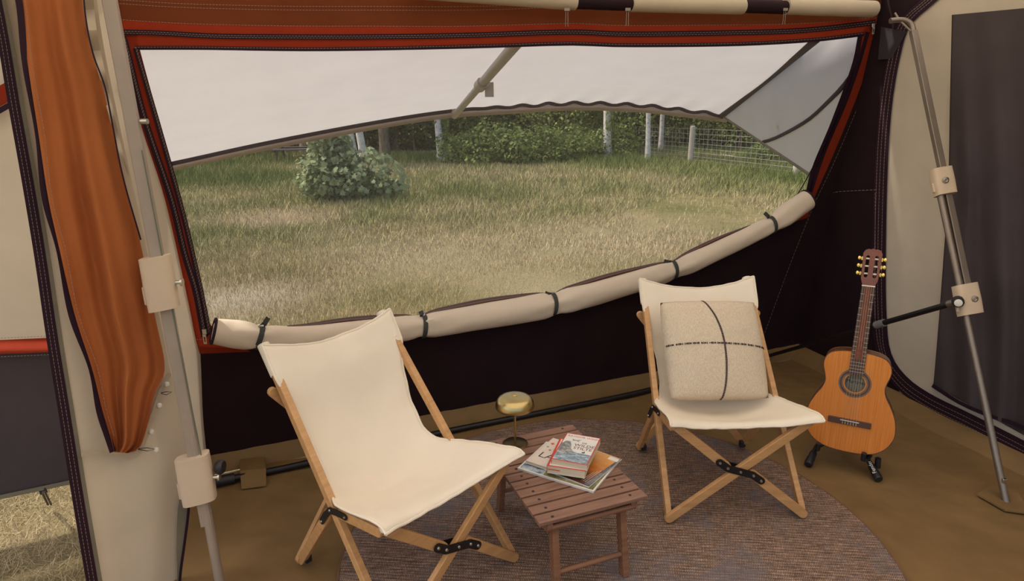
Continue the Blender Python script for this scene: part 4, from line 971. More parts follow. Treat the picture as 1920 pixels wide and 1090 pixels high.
    put_text('LA', .055, -.018, -.035, .0122, INK, lb, 0, 1.0)
    for (a, b_, rr, cc) in ((-.045, .060, .007, (.66, .09, .03)), (-.012, .022, .008, (.80, .48, .05)), (-.05, .030, .005, (.20, .33, .28)), (-.02, .07, .004, (.10, .10, .11)), (-.030, .012, .005, (.25, .20, .15))):
        flat('printed_flower', [(a+rr*(1+.3*math.cos(5*k*2*PI/20))*math.cos(k*2*PI/20), b_+rr*(1+.3*math.cos(5*k*2*PI/20))*math.sin(k*2*PI/20)) for k in range(20)], .0121, plain('flower_ink_%d' % int(a*-1000+b_*1000), cc), lb)
    z2 = zs+.012
    # thick white paperback with red spine, then the seascape paperback
    T1 = .030; T2 = .022; ztop = z2+T1+T2
    B_ = [gnd(*p, ztop) for p in corners]; axb = ((B_[1]-B_[0])+(B_[2]-B_[3])).normalized(); angb = math.atan2(axb.y, axb.x); cb = (B_[0]+B_[1]+B_[2]+B_[3])/4
    wb = ((B_[1]-B_[0]).length+(B_[2]-B_[3]).length)/2; hb = ((B_[0]-B_[3]).length+(B_[1]-B_[2]).length)/2
    ayb = Vector((-axb.y, axb.x, 0)); cu = cb - axb*.016 - ayb*.008
    ub = book('white_paperback', 'thick white paperback with a red edge under the seascape paperback', cu, angb+.07, wb+.006, hb+.004, T1, z2, RED)
    flat('cover_panel', [(-wb/2+.004, -hb/2+.003), (wb/2, -hb/2+.003), (wb/2, hb/2-.003), (-wb/2+.004, hb/2-.003)], T1, COVERW, ub, .0002)
    put_text('ZO', .034, -.034, .058, T1+.0003, INK, ub)
    flat('printed_rule', [(-wb/2, -hb/2-.0026), (-wb/2+.045, -hb/2-.0026), (-wb/2+.045, -hb/2-.0022), (-wb/2, -hb/2-.0022)], T1*.5, RED, ub, .003)
    tb = book('seascape_paperback', 'paperback with a cliff and sea picture on top of the stack', cb, angb, wb, hb, T2, z2+T1+.0004, RED)
    z = T2+.0001; X, Y = wb/2-.003, hb/2-.003
    flat('cover_panel', [(-X, -Y), (X, -Y), (X, Y), (-X, Y)], z, COVERW, tb)
    flat('cliff_picture', [(-X, -Y+.02), (-X*.1, -Y+.02), (X*.0, -Y*.35), (-X*.30, -Y*.10), (-X*.42, Y*.22), (-X*.55, Y*.42), (-X*.8, Y*.42), (-X, Y*.2)], z+.0003, CLIFF, tb)
    flat('sea_picture', [(-X, -Y), (X, -Y), (X, -Y*.36), (X*.4, -Y*.34), (-X*.05, -Y*.28), (-X*.2, -Y*.5), (-X, -Y*.62)], z+.0004, SEAM, tb)
    flat('boat_picture', [(X*.42, -Y*.30), (X*.60, -Y*.30), (X*.54, -Y*.13), (X*.50, -Y*.27), (X*.44, -Y*.2)], z+.0006, INK, tb)
    flat('bird_picture', [(-X*.52, Y*.60), (-X*.30, Y*.58), (X*.05, Y*.66), (-X*.12, Y*.54), (X*.0, Y*.44), (-X*.25, Y*.52), (-X*.45, Y*.52)], z+.0004, CLIFF, tb)
    put_text('RAYNOR WINN', .0170, .004, Y*.84, z+.0005, RED, tb, 0, 1.0)
    put_text('DE', .0150, X*.30, Y*.42, z+.0005, INKR, tb); put_text('WILDE', .0255, X*.38, Y*.22, z+.0005, INKR, tb); put_text('STILTE', .0245, X*.36, -Y*.01, z+.0005, INKR, tb)
make_books()

# ================================================================ GUITAR AND STAND
GO = Vector((1.510, 2.640, .244)); GU = Vector((.868, -.497, 0)).normalized(); GV = Vector((.062, .108, .992)).normalized()
GN = GU.cross(GV).normalized(); GU = GV.cross(GN).normalized(); GS = .967
def make_guitar():
    cedar, nd, lk, b = new_mat('cedar_top'); n = ntex(nd, lk, coords(nd, lk, (220, 5, 5)), 1.0, 4); r = ramp(nd, [(.3, (.60, .185, .030)), (.7, (.74, .270, .058))]); lk.new(n, r.inputs[0]); lk.new(r.outputs[0], b.inputs['Base Color']); b.inputs['Roughness'].default_value = .16; b.inputs['Coat Weight'].default_value = .5; b.inputs['Coat Roughness'].default_value = .06
    mahog = wood('mahogany', (.13, .030, .014), (.21, .058, .026), .25); rose = wood('rosewood', (.060, .026, .020), (.115, .055, .042), .4); inside = wood('guitar_inside', (.42, .34, .22), (.54, .45, .31), .8)
    bone = plain('bone', (.78, .72, .58), .4); side = wood('guitar_side', (.12, .035, .014), (.19, .065, .028), .25)
    t = thing('classical_guitar', 'amber classical guitar standing upright on a black stand', 'guitar', GO)
    t.matrix_world = Matrix.Translation(GO) @ Matrix((GU, GV, GN)).transposed().to_4x4() @ Matrix.Scale(GS, 4)
    half = [(0, -.149), (.06, -.146), (.115, -.132), (.156, -.100), (.180, -.056), (.186, -.015), (.178, .042), (.156, .095), (.133, .136), (.122, .170), (.126, .203), (.135, .234), (.138, .260), (.129, .293), (.103, .316), (.055, .327), (0, .329)]
    h = resample(half, 46); out = [tuple(p) for p in h] + [(-p[0], p[1]) for p in h[-2:0:-1]]
    cy = .182; rh = .0425; hole = [(rh*math.cos(2*PI*k/40), cy+rh*math.sin(2*PI*k/40)) for k in range(40)]
    m = MB(); m.plate(out, [hole], (0, 0, -.003), (1, 0, 0), (0, 1, 0), (0, 0, .003)); m.build('top_plate', cedar, t)
    m = MB(); n_ = len(out); vs = [(a, b_, z) for z in (-.003, -.092) for a, b_ in out]; m.add(vs, [(i, (i+1) % n_, n_+(i+1) % n_, n_+i) for i in range(n_)]); m.build('side_band', side, t, smooth=True)
    m = MB(); m.plate(out, [], (0, 0, -.095), (1, 0, 0), (0, 1, 0), (0, 0, .003)); m.build('back_plate', inside, t)
    m = MB(); m.tube([(a, b_, -.0015) for a, b_ in out+out[:1]], .0022, 6, False); m.build('edge_binding', rose, t)
    lab = MB(); lab.box((0, .150, -.0905), (.085, .06, .001)); lb = lab.build('maker_label', plain('label_paper', (.62, .55, .40), .8), t)
    put_text('Martinez', .024, .005, .166, -.0895, INK, t)
    # rosette rings
    def ring(r0, r1, z, mat, nm):
        q = MB(); q.plate([(r1*math.cos(2*PI*k/48), cy+r1*math.sin(2*PI*k/48)) for k in range(48)], [[(r0*math.cos(2*PI*k/48), cy+r0*math.sin(2*PI*k/48)) for k in range(48)]], (0, 0, z), (1, 0, 0), (0, 1, 0), (0, 0, .0005)); q.build(nm, mat, t)
    grey = art_mat('rosette_inlay', [(.35, (.075, .052, .040)), (.5, (.20, .155, .115)), (.65, (.12, .085, .065))], 160)
    ring(.0475, .0535, 0, grey, 'rosette'); ring(.054, .062, 0, rose, 'rosette'); ring(.0625, .068, 0, grey, 'rosette')
    # bridge, saddle, strings
    m = MB(); m.box((0, -.004, .0045), (.178, .028, .009)); m.build('bridge', rose, t, bevel=.002)
    m = MB(); m.box((0, .002, .0105), (.078, .003, .006)); m.build('saddle', bone, t)
    for i in range(6):
        x = -.028+.0112*i; x2 = -.021+.0084*i
        s = MB(); s.tube([(x, -.016, .008), (x, .002, .0140), (x2, .635, .0135)], .0005, 5); s.build('string', plain('string_%d' % i, (.55, .48, .38), .3, .4 if i < 3 else 0), t)
        s = MB(); s.bar((x, -.015, .0098), (x, -.003, .0098), .0022, .001, (1, 0, 0)); s.build('string_tie', bone, t)
    # fretboard and frets
    def hw(v): return np.interp(v, [.215, .635], [.031, .026])
    m = MB(); P = [(-hw(.222), .222), (hw(.222), .222), (.026, .635), (-.026, .635)]; m.prism([(a, b_, 0.0) for a, b_ in P], (0, 0, .0095)); m.build('fretboard', rose, t)
    for k in range(1, 20):
        v = .635*2**(-k/12.)
        if v < .225: break
        m = MB(); m.box((0, v, .0100), (2*hw(v), .0017, .0016)); m.build('fret', SCREW, t)
    m = MB(); m.box((0, .6375, .0075), (.053, .005, .013)); m.build('nut', bone, t)
    m = MB(); m.tube([(0, .30, -.012), (0, .36, -.009), (0, .635, -.008)], [.03, .0235, .0225], 14, True, 1.0, (1, 0, 0)); m.build('neck', mahog, t, smooth=True)
    # slotted head (tipped back a little)
    a = math.radians(10); U2 = Vector((1, 0, 0)); V2 = Vector((0, math.cos(a), -math.sin(a))); N2 = U2.cross(V2)
    outl = [(a_, b_*.86) for a_, b_ in [(-.026, 0), (.026, 0), (.034, .030), (.0345, .05), (.038, .165), (.030, .182), (.018, .188), (.008, .186), (0, .192), (-.008, .186), (-.018, .188), (-.030, .182), (-.038, .165), (-.0345, .05), (-.034, .030)]]
    def slot(s): return [(s*.0175+.0075*math.cos(th)*(1 if True else 0), (.125 if math.sin(th) > 0 else .040)+.0075*math.sin(th)) for th in [2*PI*k/16 for k in range(16)]]
    o0 = Vector((0, .639, -.012)); m = MB(); m.plate(outl, [slot(-1), slot(1)], o0, U2, V2, N2*.016); hd = m.build('headstock', mahog, t)
    for s in (-1, 1):
        for k in range(3):
            v = .050+.034*k; c = o0+V2*v+N2*.008
            r_ = MB(); r_.tube([c+U2*(s*.008), c+U2*(s*.027)], .0042, 10); r_.build('string_roller', bone, hd, smooth=True)
            g = MB(); g.tube([c+U2*(s*.034), c+U2*(s*.047)-N2*.0], .0032, 8); g.box(c+U2*(s*.040), (.006, .016, .010)); g.build('tuner_gear', GOLD, hd)
            kb = MB(); kc = c+U2*(s*.051); kb.lathe([(.003, -.011), (.0085, -.009), (.009, 0), (.0085, .009), (.003, .011)], kc, 12, U2*.7, V2, N2); kb.build('tuner_button', GOLD, hd, smooth=True)
    # stand
    W0 = lambda u, v, n: GO + (GU*u+GV*v+GN*n)*GS
    f1 = gnd(1515, 872, .018); f2 = gnd(1648, 900, .018); cr1 = W0(-.115, -.152, -.045); cr2 = W0(.105, -.156, -.045)
    back = W0(0.01, -.15, -.22); back.z = .02; hub = W0(0, -.10, -.125)
    t2 = thing('guitar_stand', 'black folding stand with ribbed rubber feet under the guitar', 'guitar stand', (hub.x, hub.y, 0))
    for f, c_ in ((f1, cr1), (f2, cr2)):
        kn = c_ + Vector((0, .02, -.03)); d = (f-kn).normalized()
        m = W(); m.tube([hub, kn, kn.lerp(f, .35)], .011, 10); m.build('arm', BLACKP, t2, smooth=True)
        s0 = kn.lerp(f, .30); X = d.orthogonal().normalized(); Y = d.cross(X); L = (f-s0).length
        m = W(); prof = [(.0, 0), (.013, 0), (.0155, .006), (.0165, L*.5), (.018, L-.004), (.0165, L), (0, L)]; m.lathe(prof, s0, 18, X, Y, d); ft = m.build('rubber_foot', BLACKP, t2, smooth=True, angle=1.2)
        for k in range(12):
            an = 2*PI*k/12; q = W(); e = X*math.cos(an)+Y*math.sin(an); q.bar(s0+d*(L*.45)+e*.0165, s0+d*(L-.008)+e*.0178, .0035, .003, e.cross(d)); 
            rb = q.build('rib', BLACKP, t2); rb.parent = ft
        # cradle hook in front of the guitar's lower edge
        fr = W0((-.115 if f is f1 else .075), -.150, .022)
        m = W(); m.tube([c_, c_.lerp(fr, .5)+Vector((0, 0, -.02)), fr+Vector((0, 0, -.012)), fr+Vector((0, -.004, .022))], [.009, .009, .010, .011], 10); m.build('cradle_hook', BLACKP, t2, smooth=True)
    m = W(); m.tube([cr2+Vector((.03, -.01, -.01)), cr2+Vector((.032, -.012, -.055))], .013, 10); m.build('locking_knob', BLACKP, t2, smooth=True)
    m = W(); m.tube([hub, back], .011, 10); m.build('arm', BLACKP, t2, smooth=True)
    m = W(); m.tube([hub+Vector((0, 0, -.02)), hub+Vector((0, 0, .03))], .018, 12); m.build('hub', BLACKP, t2, smooth=True)
    # script on the right-hand foot
    me = text_mesh('Fender', .024); so = link_mesh('printed_lettering', me, None, t2); me.materials.clear(); me.materials.append(WHITEP)
    kn = cr2+Vector((0, .02, -.03)); d = (f2-kn).normalized(); nrm = (CAM-kn); nrm = (nrm-d*nrm.dot(d)).normalized(); yv = nrm.cross(-d)
    R3 = Matrix((-d, yv, nrm)).transposed().to_4x4(); R3.translation = kn.lerp(f2, .50)+nrm*.0186 - Vector((hub.x, hub.y, 0)); so.matrix_local = R3
make_guitar()

# ================================================================ MEADOW, TREES, FENCE
def raw_mesh(name, V, loop_v, sizes, mat, uvcol=None):
    me = bpy.data.meshes.new(name); nf = len(sizes); me.vertices.add(len(V)); me.vertices.foreach_set('co', np.asarray(V, np.float32).ravel())
    me.loops.add(len(loop_v)); me.loops.foreach_set('vertex_index', np.asarray(loop_v, np.int32)); me.polygons.add(nf)
    st = np.concatenate([[0], np.cumsum(sizes)[:-1]]).astype(np.int32); me.polygons.foreach_set('loop_start', st)
    try: me.polygons.foreach_set('loop_total', np.asarray(sizes, np.int32))
    except Exception: pass
    if uvcol is not None:
        at = me.attributes.new('tint', 'FLOAT', 'POINT'); at.data.foreach_set('value', np.asarray(uvcol, np.float32))
    me.update(calc_edges=True); me.validate(); me.materials.append(mat); return me
def leaf_mat(name, lo, hi, trans=.35):
    m, nd, lk, b = new_mat(name); at = nd.new('ShaderNodeAttribute'); at.attribute_name = 'tint'; r = ramp(nd, [(0, lo), (1, hi)]); lk.new(at.outputs['Fac'], r.inputs[0]); lk.new(r.outputs[0], b.inputs['Base Color'])
    b.inputs['Roughness'].default_value = .6; b.inputs['Specular IOR Level'].default_value = .2
    tr = nd.new('ShaderNodeBsdfTranslucent'); lk.new(r.outputs[0], tr.inputs[0]); mx = nd.new('ShaderNodeMixShader'); mx.inputs[0].default_value = trans
    lk.new(b.outputs[0], mx.inputs[1]); lk.new(tr.outputs[0], mx.inputs[2]); lk.new(mx.outputs[0], nd['Material Output'].inputs[0]); return m
def make_grass():
    m, nd, lk, b = new_mat('grass_blades'); at = nd.new('ShaderNodeAttribute'); at.attribute_name = 'tint'
    r = ramp(nd, [(0, (.105, .140, .036)), (.35, (.215, .222, .080)), (.6, (.36, .305, .150)), (1, (.50, .395, .245))]); lk.new(at.outputs['Fac'], r.inputs[0]); lk.new(r.outputs[0], b.inputs['Base Color']); b.inputs['Roughness'].default_value = .8; b.inputs['Specular IOR Level'].default_value = .1
    N = 430000; u = RNG.random(N); y = 3.0*np.exp(u*np.log(34/3.0)); px = RNG.random(N)*2300-200
    x = (px-960)/FPX*(y*_cp+CAMH*_sp)
    # keep out of the tent
    t = (x-A0.x)*NW.x + (y-A0.y)*NW.y
    keep = (t < -.05) | (x < -1.62); x, y = x[keep], y[keep]; N = len(x)
    def sn(a, b_, s, sd_): # smooth value noise
        r_ = np.random.default_rng(sd_).random((128, 128)); gx = (a*s) % 127; gy = (b_*s) % 127; i = gx.astype(int); j = gy.astype(int); fx = gx-i; fy = gy-j; fx = fx*fx*(3-2*fx); fy = fy*fy*(3-2*fy)
        return (r_[i, j]*(1-fx)+r_[i+1, j]*fx)*(1-fy)+(r_[i, j+1]*(1-fx)+r_[i+1, j+1]*fx)*fy
    big = sn(x+60, y+10, .30, 1)*.55+sn(x+60, y+10, .9, 2)*.3+sn(x+60, y, 2.6, 3)*.15
    lush = np.interp(y, [4, 7, 9, 12, 16, 24], [.18, .22, .40, .55, .68, .80])
    green = np.clip(lush + (big-.5)*1.3, 0, 1)
    for pos, rad, cc in PATCHES:
        dd = np.hypot(x-pos.x, y-pos.y)/rad; green = green*np.clip((dd-.5)*.9+.25, .15, 1)
        thin = RNG.random(N) < np.clip(1.25-dd-1.2*(big-.5), 0, .75 if rad < 1.1 else .25); big = np.where(thin, 0.0, big)
    bare = (big < .33) & (y < 14); kp = ~bare | (RNG.random(N) < .15)
    x, y, green, big = x[kp], y[kp], green[kp], big[kp]; N = len(x)
    hgt = (.042+.10*green*np.interp(y, [4, 9, 16, 30], [.5, .9, 1.5, 2.2]))*(.5+RNG.random(N)); wd = .0016+.00050*y
    ang = RNG.random(N)*2*PI; lean = RNG.normal(0, .45, (N, 2))*hgt[:, None]
    dx = np.cos(ang)*wd; dy = np.sin(ang)*wd; z0 = np.full(N, -.05)
    V = np.empty((N, 3, 3)); V[:, 0] = np.stack([x-dx, y-dy, z0], 1); V[:, 1] = np.stack([x+dx, y+dy, z0], 1); V[:, 2] = np.stack([x+lean[:, 0], y+lean[:, 1], z0+.02+hgt], 1)
    tint = np.clip(1-green + RNG.normal(0, .11, N), 0, 1); tint = np.repeat(tint, 3)
    me = raw_mesh('meadow_grass', V.reshape(-1, 3), np.arange(3*N), np.full(N, 3), m, tint)
    o = link_mesh('meadow_grass', me, None); props(o, 'long and dry grass blades covering the sunlit meadow', 'grass', kind='stuff')
make_grass()
def make_door_grass():
    N = 30000; x = -3.4+1.95*RNG.random(N); y = 1.5+2.0*RNG.random(N); h = .012+.035*RNG.random(N)**2; a = RNG.random(N)*2*PI; w = .0011; L = RNG.normal(0, 1.0, (N, 2))*.03
    V = np.empty((N, 3, 3)); V[:, 0] = np.stack([x-np.cos(a)*w, y-np.sin(a)*w, np.full(N, -.036)], 1); V[:, 1] = np.stack([x+np.cos(a)*w, y+np.sin(a)*w, np.full(N, -.036)], 1); V[:, 2] = np.stack([x+L[:, 0], y+L[:, 1], -.03+h], 1)
    me = raw_mesh('dry_grass', V.reshape(-1, 3), np.arange(3*N), np.full(N, 3), MATS['grass_blades'], np.repeat(np.clip(RNG.normal(.9, .15, N), 0, 1), 3))
    o = link_mesh('dry_grass', me, None); props(o, 'short dry straw-coloured grass outside the doorway', 'grass', kind='stuff')
make_door_grass()

LEAFP = [(0, -.5), (.10, -.32), (.42, -.40), (.34, -.12), (.52, .10), (.24, .14), (.20, .34), (0, .55), (-.20, .34), (-.24, .14), (-.52, .10), (-.34, -.12), (-.42, -.40), (-.10, -.32)]
def leaf_cloud(name, n, rx, ry, rz, size, mat, zc, lumps=7, seed=0, shape='quad', zmin=.03, tint0=.5):
    rg = np.random.default_rng(seed); cen = rg.normal(0, .48, (lumps, 3)); cen /= np.maximum(1, np.linalg.norm(cen, axis=1)/.72)[:, None]; rad = .34+.22*rg.random(lumps)
    k = rg.integers(0, lumps, n); d = rg.normal(0, 1, (n, 3)); d /= np.linalg.norm(d, axis=1)[:, None]; rr = rad[k]*(.55+.45*rg.random(n)**.5)
    p = cen[k]+d*rr[:, None]; p = p*np.array([rx, ry, rz])+np.array([0, 0, zc]); ok = p[:, 2] > zmin; p = p[ok]; d = d[ok]; n = len(p)
    nrm = d*.6+rg.normal(0, .5, (n, 3))+np.array([0, 0, .5]); nrm /= np.linalg.norm(nrm, axis=1)[:, None]
    a = np.cross(nrm, rg.normal(0, 1, (n, 3))); a /= np.linalg.norm(a, axis=1)[:, None]; b = np.cross(nrm, a); s = size*(.6+.8*rg.random(n))
    shp = np.array([(0, -.5), (.38, -.05), (0, .55), (-.38, -.05)]) if shape == 'quad' else np.array(LEAFP)
    q = len(shp); V = p[:, None, :]+(a[:, None, :]*shp[None, :, :1]+b[:, None, :]*shp[None, :, 1:])*s[:, None, None]
    tint = np.clip(tint0+rg.normal(0, .22, n), 0, 1)
    return raw_mesh(name, V.reshape(-1, 3), np.arange(n*q), np.full(n, q), mat, np.repeat(tint, q)), p, nrm
G_BUSH = leaf_mat('maple_leaves', (.11, .155, .060), (.33, .37, .19)); G_MID = leaf_mat('shrub_leaves', (.055, .085, .018), (.25, .30, .085)); G_DARK = leaf_mat('wood_leaves', (.035, .060, .015), (.150, .195, .055)); G_BIRCH = leaf_mat('birch_leaves', (.09, .13, .025), (.30, .34, .10))
BARKB, nd, lk, b = new_mat('birch_bark'); n = ntex(nd, lk, coords(nd, lk, (5, 5, 6)), 1.0, 6, .75); r = ramp(nd, [(.33, (.08, .07, .06)), (.43, (.46, .42, .36)), (.62, (.66, .62, .56))]); lk.new(n, r.inputs[0]); lk.new(r.outputs[0], b.inputs['Base Color']); b.inputs['Roughness'].default_value = .85
BARKO = wood('oak_bark', (.07, .05, .032), (.26, .195, .13), .95, (14, 14, 3), .8); BARKD = wood('dark_bark', (.055, .040, .028), (.19, .145, .10), .95, (14, 14, 3), .8)
WOODG = wood('weathered_post', (.34, .29, .22), (.52, .46, .36), .9, (20, 20, 3)); WOODD = wood('dark_bench_wood', (.060, .046, .042), (.135, .105, .095), .7)

def make_bush():
    c = gnd(655, 378); t = thing('maple_bush', 'rounded young maple bush with broad pale green leaves in the meadow', 'bush', (c.x, c.y+.55, -.04))
    me, p, nrm = leaf_cloud('foliage', 3600, 1.05, .74, .80, .098, G_BUSH, .52, 15, 5, 'maple', .05, .55)
    fo = link_mesh('foliage', me, None, t); fo['kind'] = 'stuff'
    me2, p2, n2 = leaf_cloud('foliage', 1200, .50, .45, .66, .098, G_BUSH, 1.02, 7, 9, 'maple', .1, .55); f2 = link_mesh('foliage', me2, None, t); f2.location = (-.42, 0, 0); f2['kind'] = 'stuff'
    # nearest leaves as single pieces
    lm = bpy.data.meshes.new('leaf'); lm.from_pydata([(a, b_, .10*abs(a)) for a, b_ in LEAFP], [], [tuple(range(len(LEAFP)))]); at = lm.attributes.new('tint', 'FLOAT', 'POINT'); at.data.foreach_set('value', np.full(len(LEAFP), .55, np.float32)); lm.materials.append(G_BUSH)
    rg = np.random.default_rng(3)
    for i in range(300):
        th = rg.random()*PI*1.1+PI*.95; ph = rg.random()*1.25; R_ = 1.03
        q = Vector((math.cos(th)*math.cos(ph)*1.0*R_, math.sin(th)*math.cos(ph)*.70*R_, .22+math.sin(ph)*.82))
        if i % 3 == 0: q = Vector((-.42+math.cos(th)*math.cos(ph)*.42, math.sin(th)*math.cos(ph)*.42, .95+math.sin(ph)*.55))
        o = bpy.data.objects.new('leaf', lm); COL.objects.link(o); o.parent = t; o.location = q
        nv = (Vector((q.x*.7, q.y-.5, q.z*.4+.25))+Vector(rg.normal(0, .3, 3))).normalized(); o.rotation_mode = 'QUATERNION'; o.rotation_quaternion = nv.to_track_quat('Z', 'Y') ; s = .075+.055*rg.random(); o.scale = (s, s, s)
    for k in range(9):
        a = k*.7; m = MB(); m.tube([(0, 0, 0), (.12*math.cos(a), .1*math.sin(a), .3), (.45*math.cos(a), .3*math.sin(a), .75+.05*k)], [.014, .010, .005], 6); m.build('stem', BARKO, t, smooth=True)
make_bush()

def trunk_mesh(name, h, r0, lean, seed, mat):
    rg = random.Random(seed); m = MB(); P = []; R_ = []
    for i in range(12):
        f = i/11; P.append((lean[0]*f*h+.05*math.sin(f*5+seed), lean[1]*f*h+.05*math.cos(f*4+seed), h*f-.06)); R_.append(r0*(1-.55*f)*(1.25 if i == 0 else 1))
    m.tube(P, R_, 12)
    return m
CROWNS = [leaf_cloud('crown', 2600, 1.9, 1.9, 2.6, .20, G_DARK, 0, 12, 20+k, 'quad', -9, .45)[0] for k in range(3)]
BCROWN = [leaf_cloud('crown', 1500, 1.3, 1.3, 2.0, .12, G_BIRCH, 0, 9, 40+k, 'quad', -9, .45)[0] for k in range(2)]
IVY = [leaf_cloud('ivy', 420, .34, .30, 1.0, .10, G_BIRCH, 1.0, 6, 60+k, 'quad', .02, .45)[0] for k in range(2)]
SHRUB = [leaf_cloud('foliage', 2400, 1.3, 1.0, .75, .095, G_MID, .45, 12, 80+k, 'quad', .02, .45)[0] for k in range(3)]
DSHRUB = [leaf_cloud('foliage', 2600, 2.0, 1.4, 1.5, .15, G_DARK, .9, 12, 100+k, 'quad', .02, .4)[0] for k in range(3)]
def tree(label, px, y, r0, bark, lean, seed, crown=None, cz=4.6, h=7.5, ivy=False, group=None, cs=1.0, base_py=None):
    x = (px-960)/FPX*(y*_cp+CAMH*_sp); t = thing('birch_tree' if bark is BARKB else 'forest_tree', label, 'tree', (x, y, -.04), group)
    trunk_mesh('trunk', h, r0, lean, seed, bark).build('trunk', bark, t, smooth=True)
    if crown is not None:
        o = link_mesh('crown', crown, None, t); o.location = (lean[0]*cz, lean[1]*cz, cz); o.rotation_euler = (0, 0, seed*1.3); o.scale = (cs, cs, cs); o['kind'] = 'stuff'
    if ivy:
        o = link_mesh('ivy', IVY[seed % 2], None, t); o.rotation_euler = (0, 0, seed); o.scale = (.9, .9, 1.3); o['kind'] = 'stuff'
    return t
def yof(px, py): return gnd(px, py).y
tree('leaning birch trunk closest to the maple bush on its left', 662, 21.0, .115, BARKB, (-.20, 0), 1, BCROWN[0], 5.2, group=None)
tree('grey-barked birch standing between two white birches behind the maple bush', 668, 22.4, .12, BARKB, (-.10, 0), 2, BCROWN[1], 5.2)
tree('bright white birch on the right of the three behind the maple bush', 688, 21.6, .13, BARKB, (-.09, 0), 3, BCROWN[0], 5.5)
tree('thick brown tree trunk right of the maple bush', 728, 25.0, .20, BARKO, (-.03, 0), 4, CROWNS[0], 5.5)
tree('dark thin trunk behind the thick brown trunk', 748, 28.0, .15, BARKD, (-.02, 0), 5, CROWNS[1], 5.5)
tree('ivy-clad birch trunk below the canopy joint', 831, 22.6, .135, BARKB, (-.09, 0), 6, BCROWN[1], 5.0, ivy=True)
tree('pale birch with a forked trunk left of the slim white birch', 1139, 23.0, .15, BARKB, (-.03, 0), 7, BCROWN[0], 4.4, ivy=True)
tree('slim bright white birch beside the wire fence', 1214, 21.9, .085, BARKB, (-.015, 0), 8, BCROWN[1], 4.8)
tree('slim white birch growing behind the wire fence', 1240, 27.0, .10, BARKB, (.03, 0), 9, BCROWN[0], 4.2)
tree('dark bare trunk above the bramble thicket', 958, 29.0, .17, BARKD, (0, 0), 10, CROWNS[2], 5.4)
tree('brown trunk behind the picnic bench', 577, 27.0, .20, BARKO, (.01, 0), 11, CROWNS[1], 5.4)
tree('leafy ivy-covered trunk among the brambles', 1025, 26.0, .11, BARKO, (.01, 0), 12, BCROWN[1], 2.6, ivy=True)
k = 0
for row, (yy, n_, x0, x1) in enumerate(((30, 11, -18, 15), (35, 11, -21, 19), (41, 12, -27, 25))):
    for i in range(n_):
        x = x0+(x1-x0)*(i+.5*(row % 2))/(n_-1)+random.uniform(-.8, .8); y = yy+random.uniform(-1.5, 1.5); px = 960+FPX*x/(y*_cp+CAMH*_sp); k += 1
        tree('dark leafy forest tree in the shade behind the meadow', px, y, random.uniform(.13, .24), BARKD, (random.uniform(-.03, .03), 0), 200+k, CROWNS[k % 3], random.uniform(3.2, 5.0), 8.0, group='trees of the dark wood', cs=random.uniform(1.1, 1.5))
for i, (px, yy, cz) in enumerate(((905, 27.5, 1.9), (1060, 25.5, 1.7), (1095, 26.5, 2.1), (1180, 25.4, 1.8), (1262, 29.0, 1.9), (1330, 27.0, 1.6), (1390, 26.0, 1.9), (1450, 25.0, 1.6), (1520, 23.0, 1.8), (620, 27.0, 1.5), (420, 25.0, 1.4), (780, 28.0, 1.7))):
    tree('young bright green sapling at the sunny edge of the wood', px, yy, .05, BARKO, (.02, 0), 300+i, BCROWN[i % 2], cz, 4.0, group='saplings at the edge of the wood')
def shrub(name, label, x, y, me, s, rz, group):
    t = thing(name, label, 'shrub', (x, y, -.05), group); o = link_mesh('foliage', me, None, t); o.scale = (s, s, s); o.rotation_euler = (0, 0, rz); o['kind'] = 'stuff'
    m = MB()
    for q in range(5): m.tube([(0, 0, 0), (.2*math.cos(q*1.3), .2*math.sin(q*1.3), .5*s)], [.02, .008], 5)
    m.build('stems', BARKO, t)
for i, (px, yy, s) in enumerate(((872, 22.0, .90), (905, 21.2, 1.05), (945, 21.0, 1.05), (985, 21.6, 1.0), (1030, 21.8, .95), (1075, 22.4, .9), (1110, 23.2, .9), (1165, 24.6, .85))):
    shrub('bramble_shrub', 'low green bramble shrub in the thicket before the wood', (px-960)/FPX*(yy*_cp+.42), yy, SHRUB[i % 3], s, i*1.1, 'brambles at the edge of the wood')
shrub('fence_shrub', 'small green shrub growing through the wire fence', *(gnd(1430, 306).xy), SHRUB[0], .55, .4, None)
for i in range(34):
    x = -24+48*i/33+random.uniform(-.6, .6); y = (31.5 if i % 2 else 28.3)+random.uniform(-.6, .6)
    if x > 2.6 and y < 30: y += 2.5
    shrub('undergrowth_shrub', 'dark undergrowth shrub between the forest trunks', x, y, DSHRUB[i % 3], random.uniform(.95, 1.35), i*.9, 'undergrowth of the dark wood')

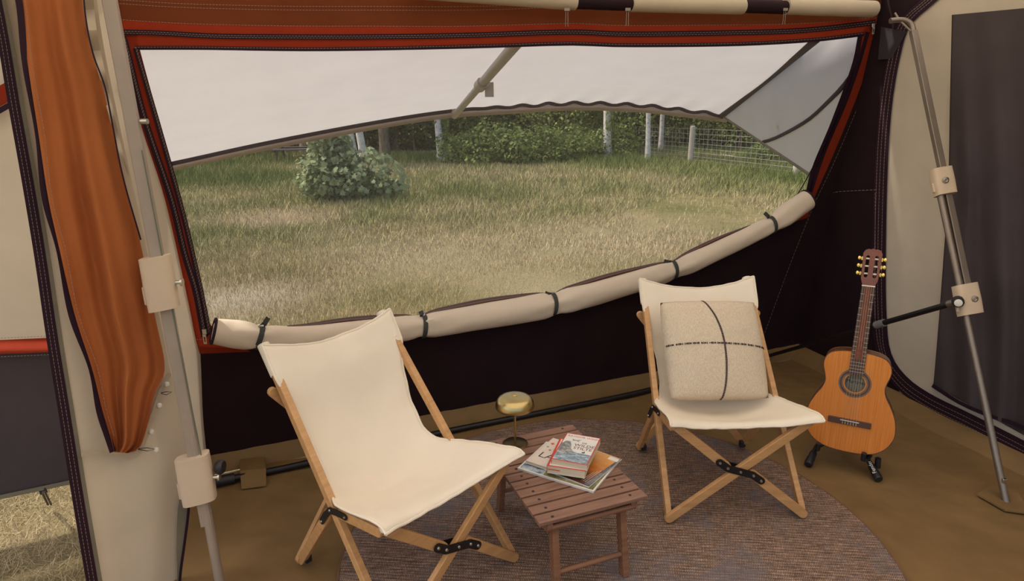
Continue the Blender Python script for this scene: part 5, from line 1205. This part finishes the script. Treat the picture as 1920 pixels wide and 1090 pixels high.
def make_fence():
    p1 = gnd(1293, 302); p2 = gnd(1490, 327); d = (p2-p1); L = d.length; d.normalize()
    t = thing('wire_fence', 'wire mesh field fence running along the edge of the wood', 'fence', (p1.x, p1.y, -.04))
    H = 1.02; s0, s1 = -4*L, 1.5*L
    wm = plain('galvanised_wire', (.40, .39, .37), .5, .6)
    for k in range(8):
        z = .06+(H-.06)*(k/7)**1.15; m = W(); m.tube([p1+d*s0+Vector((0, 0, z)), p1+d*s1+Vector((0, 0, z))], .0055, 5); m.build('line_wire', wm, t)
    m = W(); n_ = int((s1-s0)/.24)
    for i in range(n_+1): q = p1+d*(s0+.24*i); m.tube([q+Vector((0, 0, .03)), q+Vector((.006*math.sin(i), 0, H))], .005, 4, False)
    so = m.build('stay_wires', wm, t); so['kind'] = 'stuff'
    for i, (s, h) in enumerate(((-4, 1.15), (-3, 1.12), (-2, 1.14), (-1, 1.12), (0, 1.14), (1, 1.05))):
        q = p1+d*(s*L); pt = thing('fence_post', ('pale wooden fence post standing clear beside the slim white birch' if s == 0 else 'short pale fence post half hidden by the canopy wing' if s == 1 else 'wooden fence post of the receding wire fence'), 'fence post', (q.x, q.y, -.05), None if s >= 0 else 'receding fence posts')
        m = MB(); m.tube([(0, -.06, 0), (.01, -.06, h*.5), (.02 if s == 0 else 0, -.06, h), (.02 if s == 0 else 0, -.06, h+.02)], [.088, .088, .085, .06], 9); m.build('post', WOODG, pt, smooth=True)
        for k in range(3):
            b_ = MB(); b_.box((0, .03, .3+.3*k), (.02, .02, .01)); b_.build('staple', wm, pt)
make_fence()

def make_bench():
    c = gnd(545, 303); t = thing('picnic_table', 'dark wooden picnic table with benches in the shade of the trees', 'picnic table', (c.x, c.y+.7, -.04), None, .12)
    for y in (-.36, -.18, 0, .18, .36):
        m = MB(); m.box((0, y, .76), (1.9, .165, .05)); m.build('top_plank', WOODD, t)
    for s in (-1, 1):
        for o in (-.08, .08):
            m = MB(); m.box((0, s*.78+o, .45), (2.0, .15, .05)); m.build('seat_plank', WOODD, t)
        x = s*.62; m = MB(); m.box((x, 0, .41), (.07, 1.7, .10)); m.box((x, 0, .70), (.07, .8, .09)); m.build('cross_beam', WOODD, t)
        for e in (-1, 1):
            m = MB(); m.bar((x+.06, e*.28, .72), (x+.06, e*.72, 0), .12, .06, (0, 1, 0)); m.build('leg', WOODD, t)
make_bench()
g = W(); P = [gnd(*p, .03) for p in ((1352, 290), (1372, 293), (1385, 297), (1404, 294))]; g.tube(resample([tuple(p) for p in P], 14), [.03]*13+[.012], 7)
o = g.build('fallen_branch', WOODG, smooth=True); props(o, 'pale bare branch lying by the wire fence', 'branch')
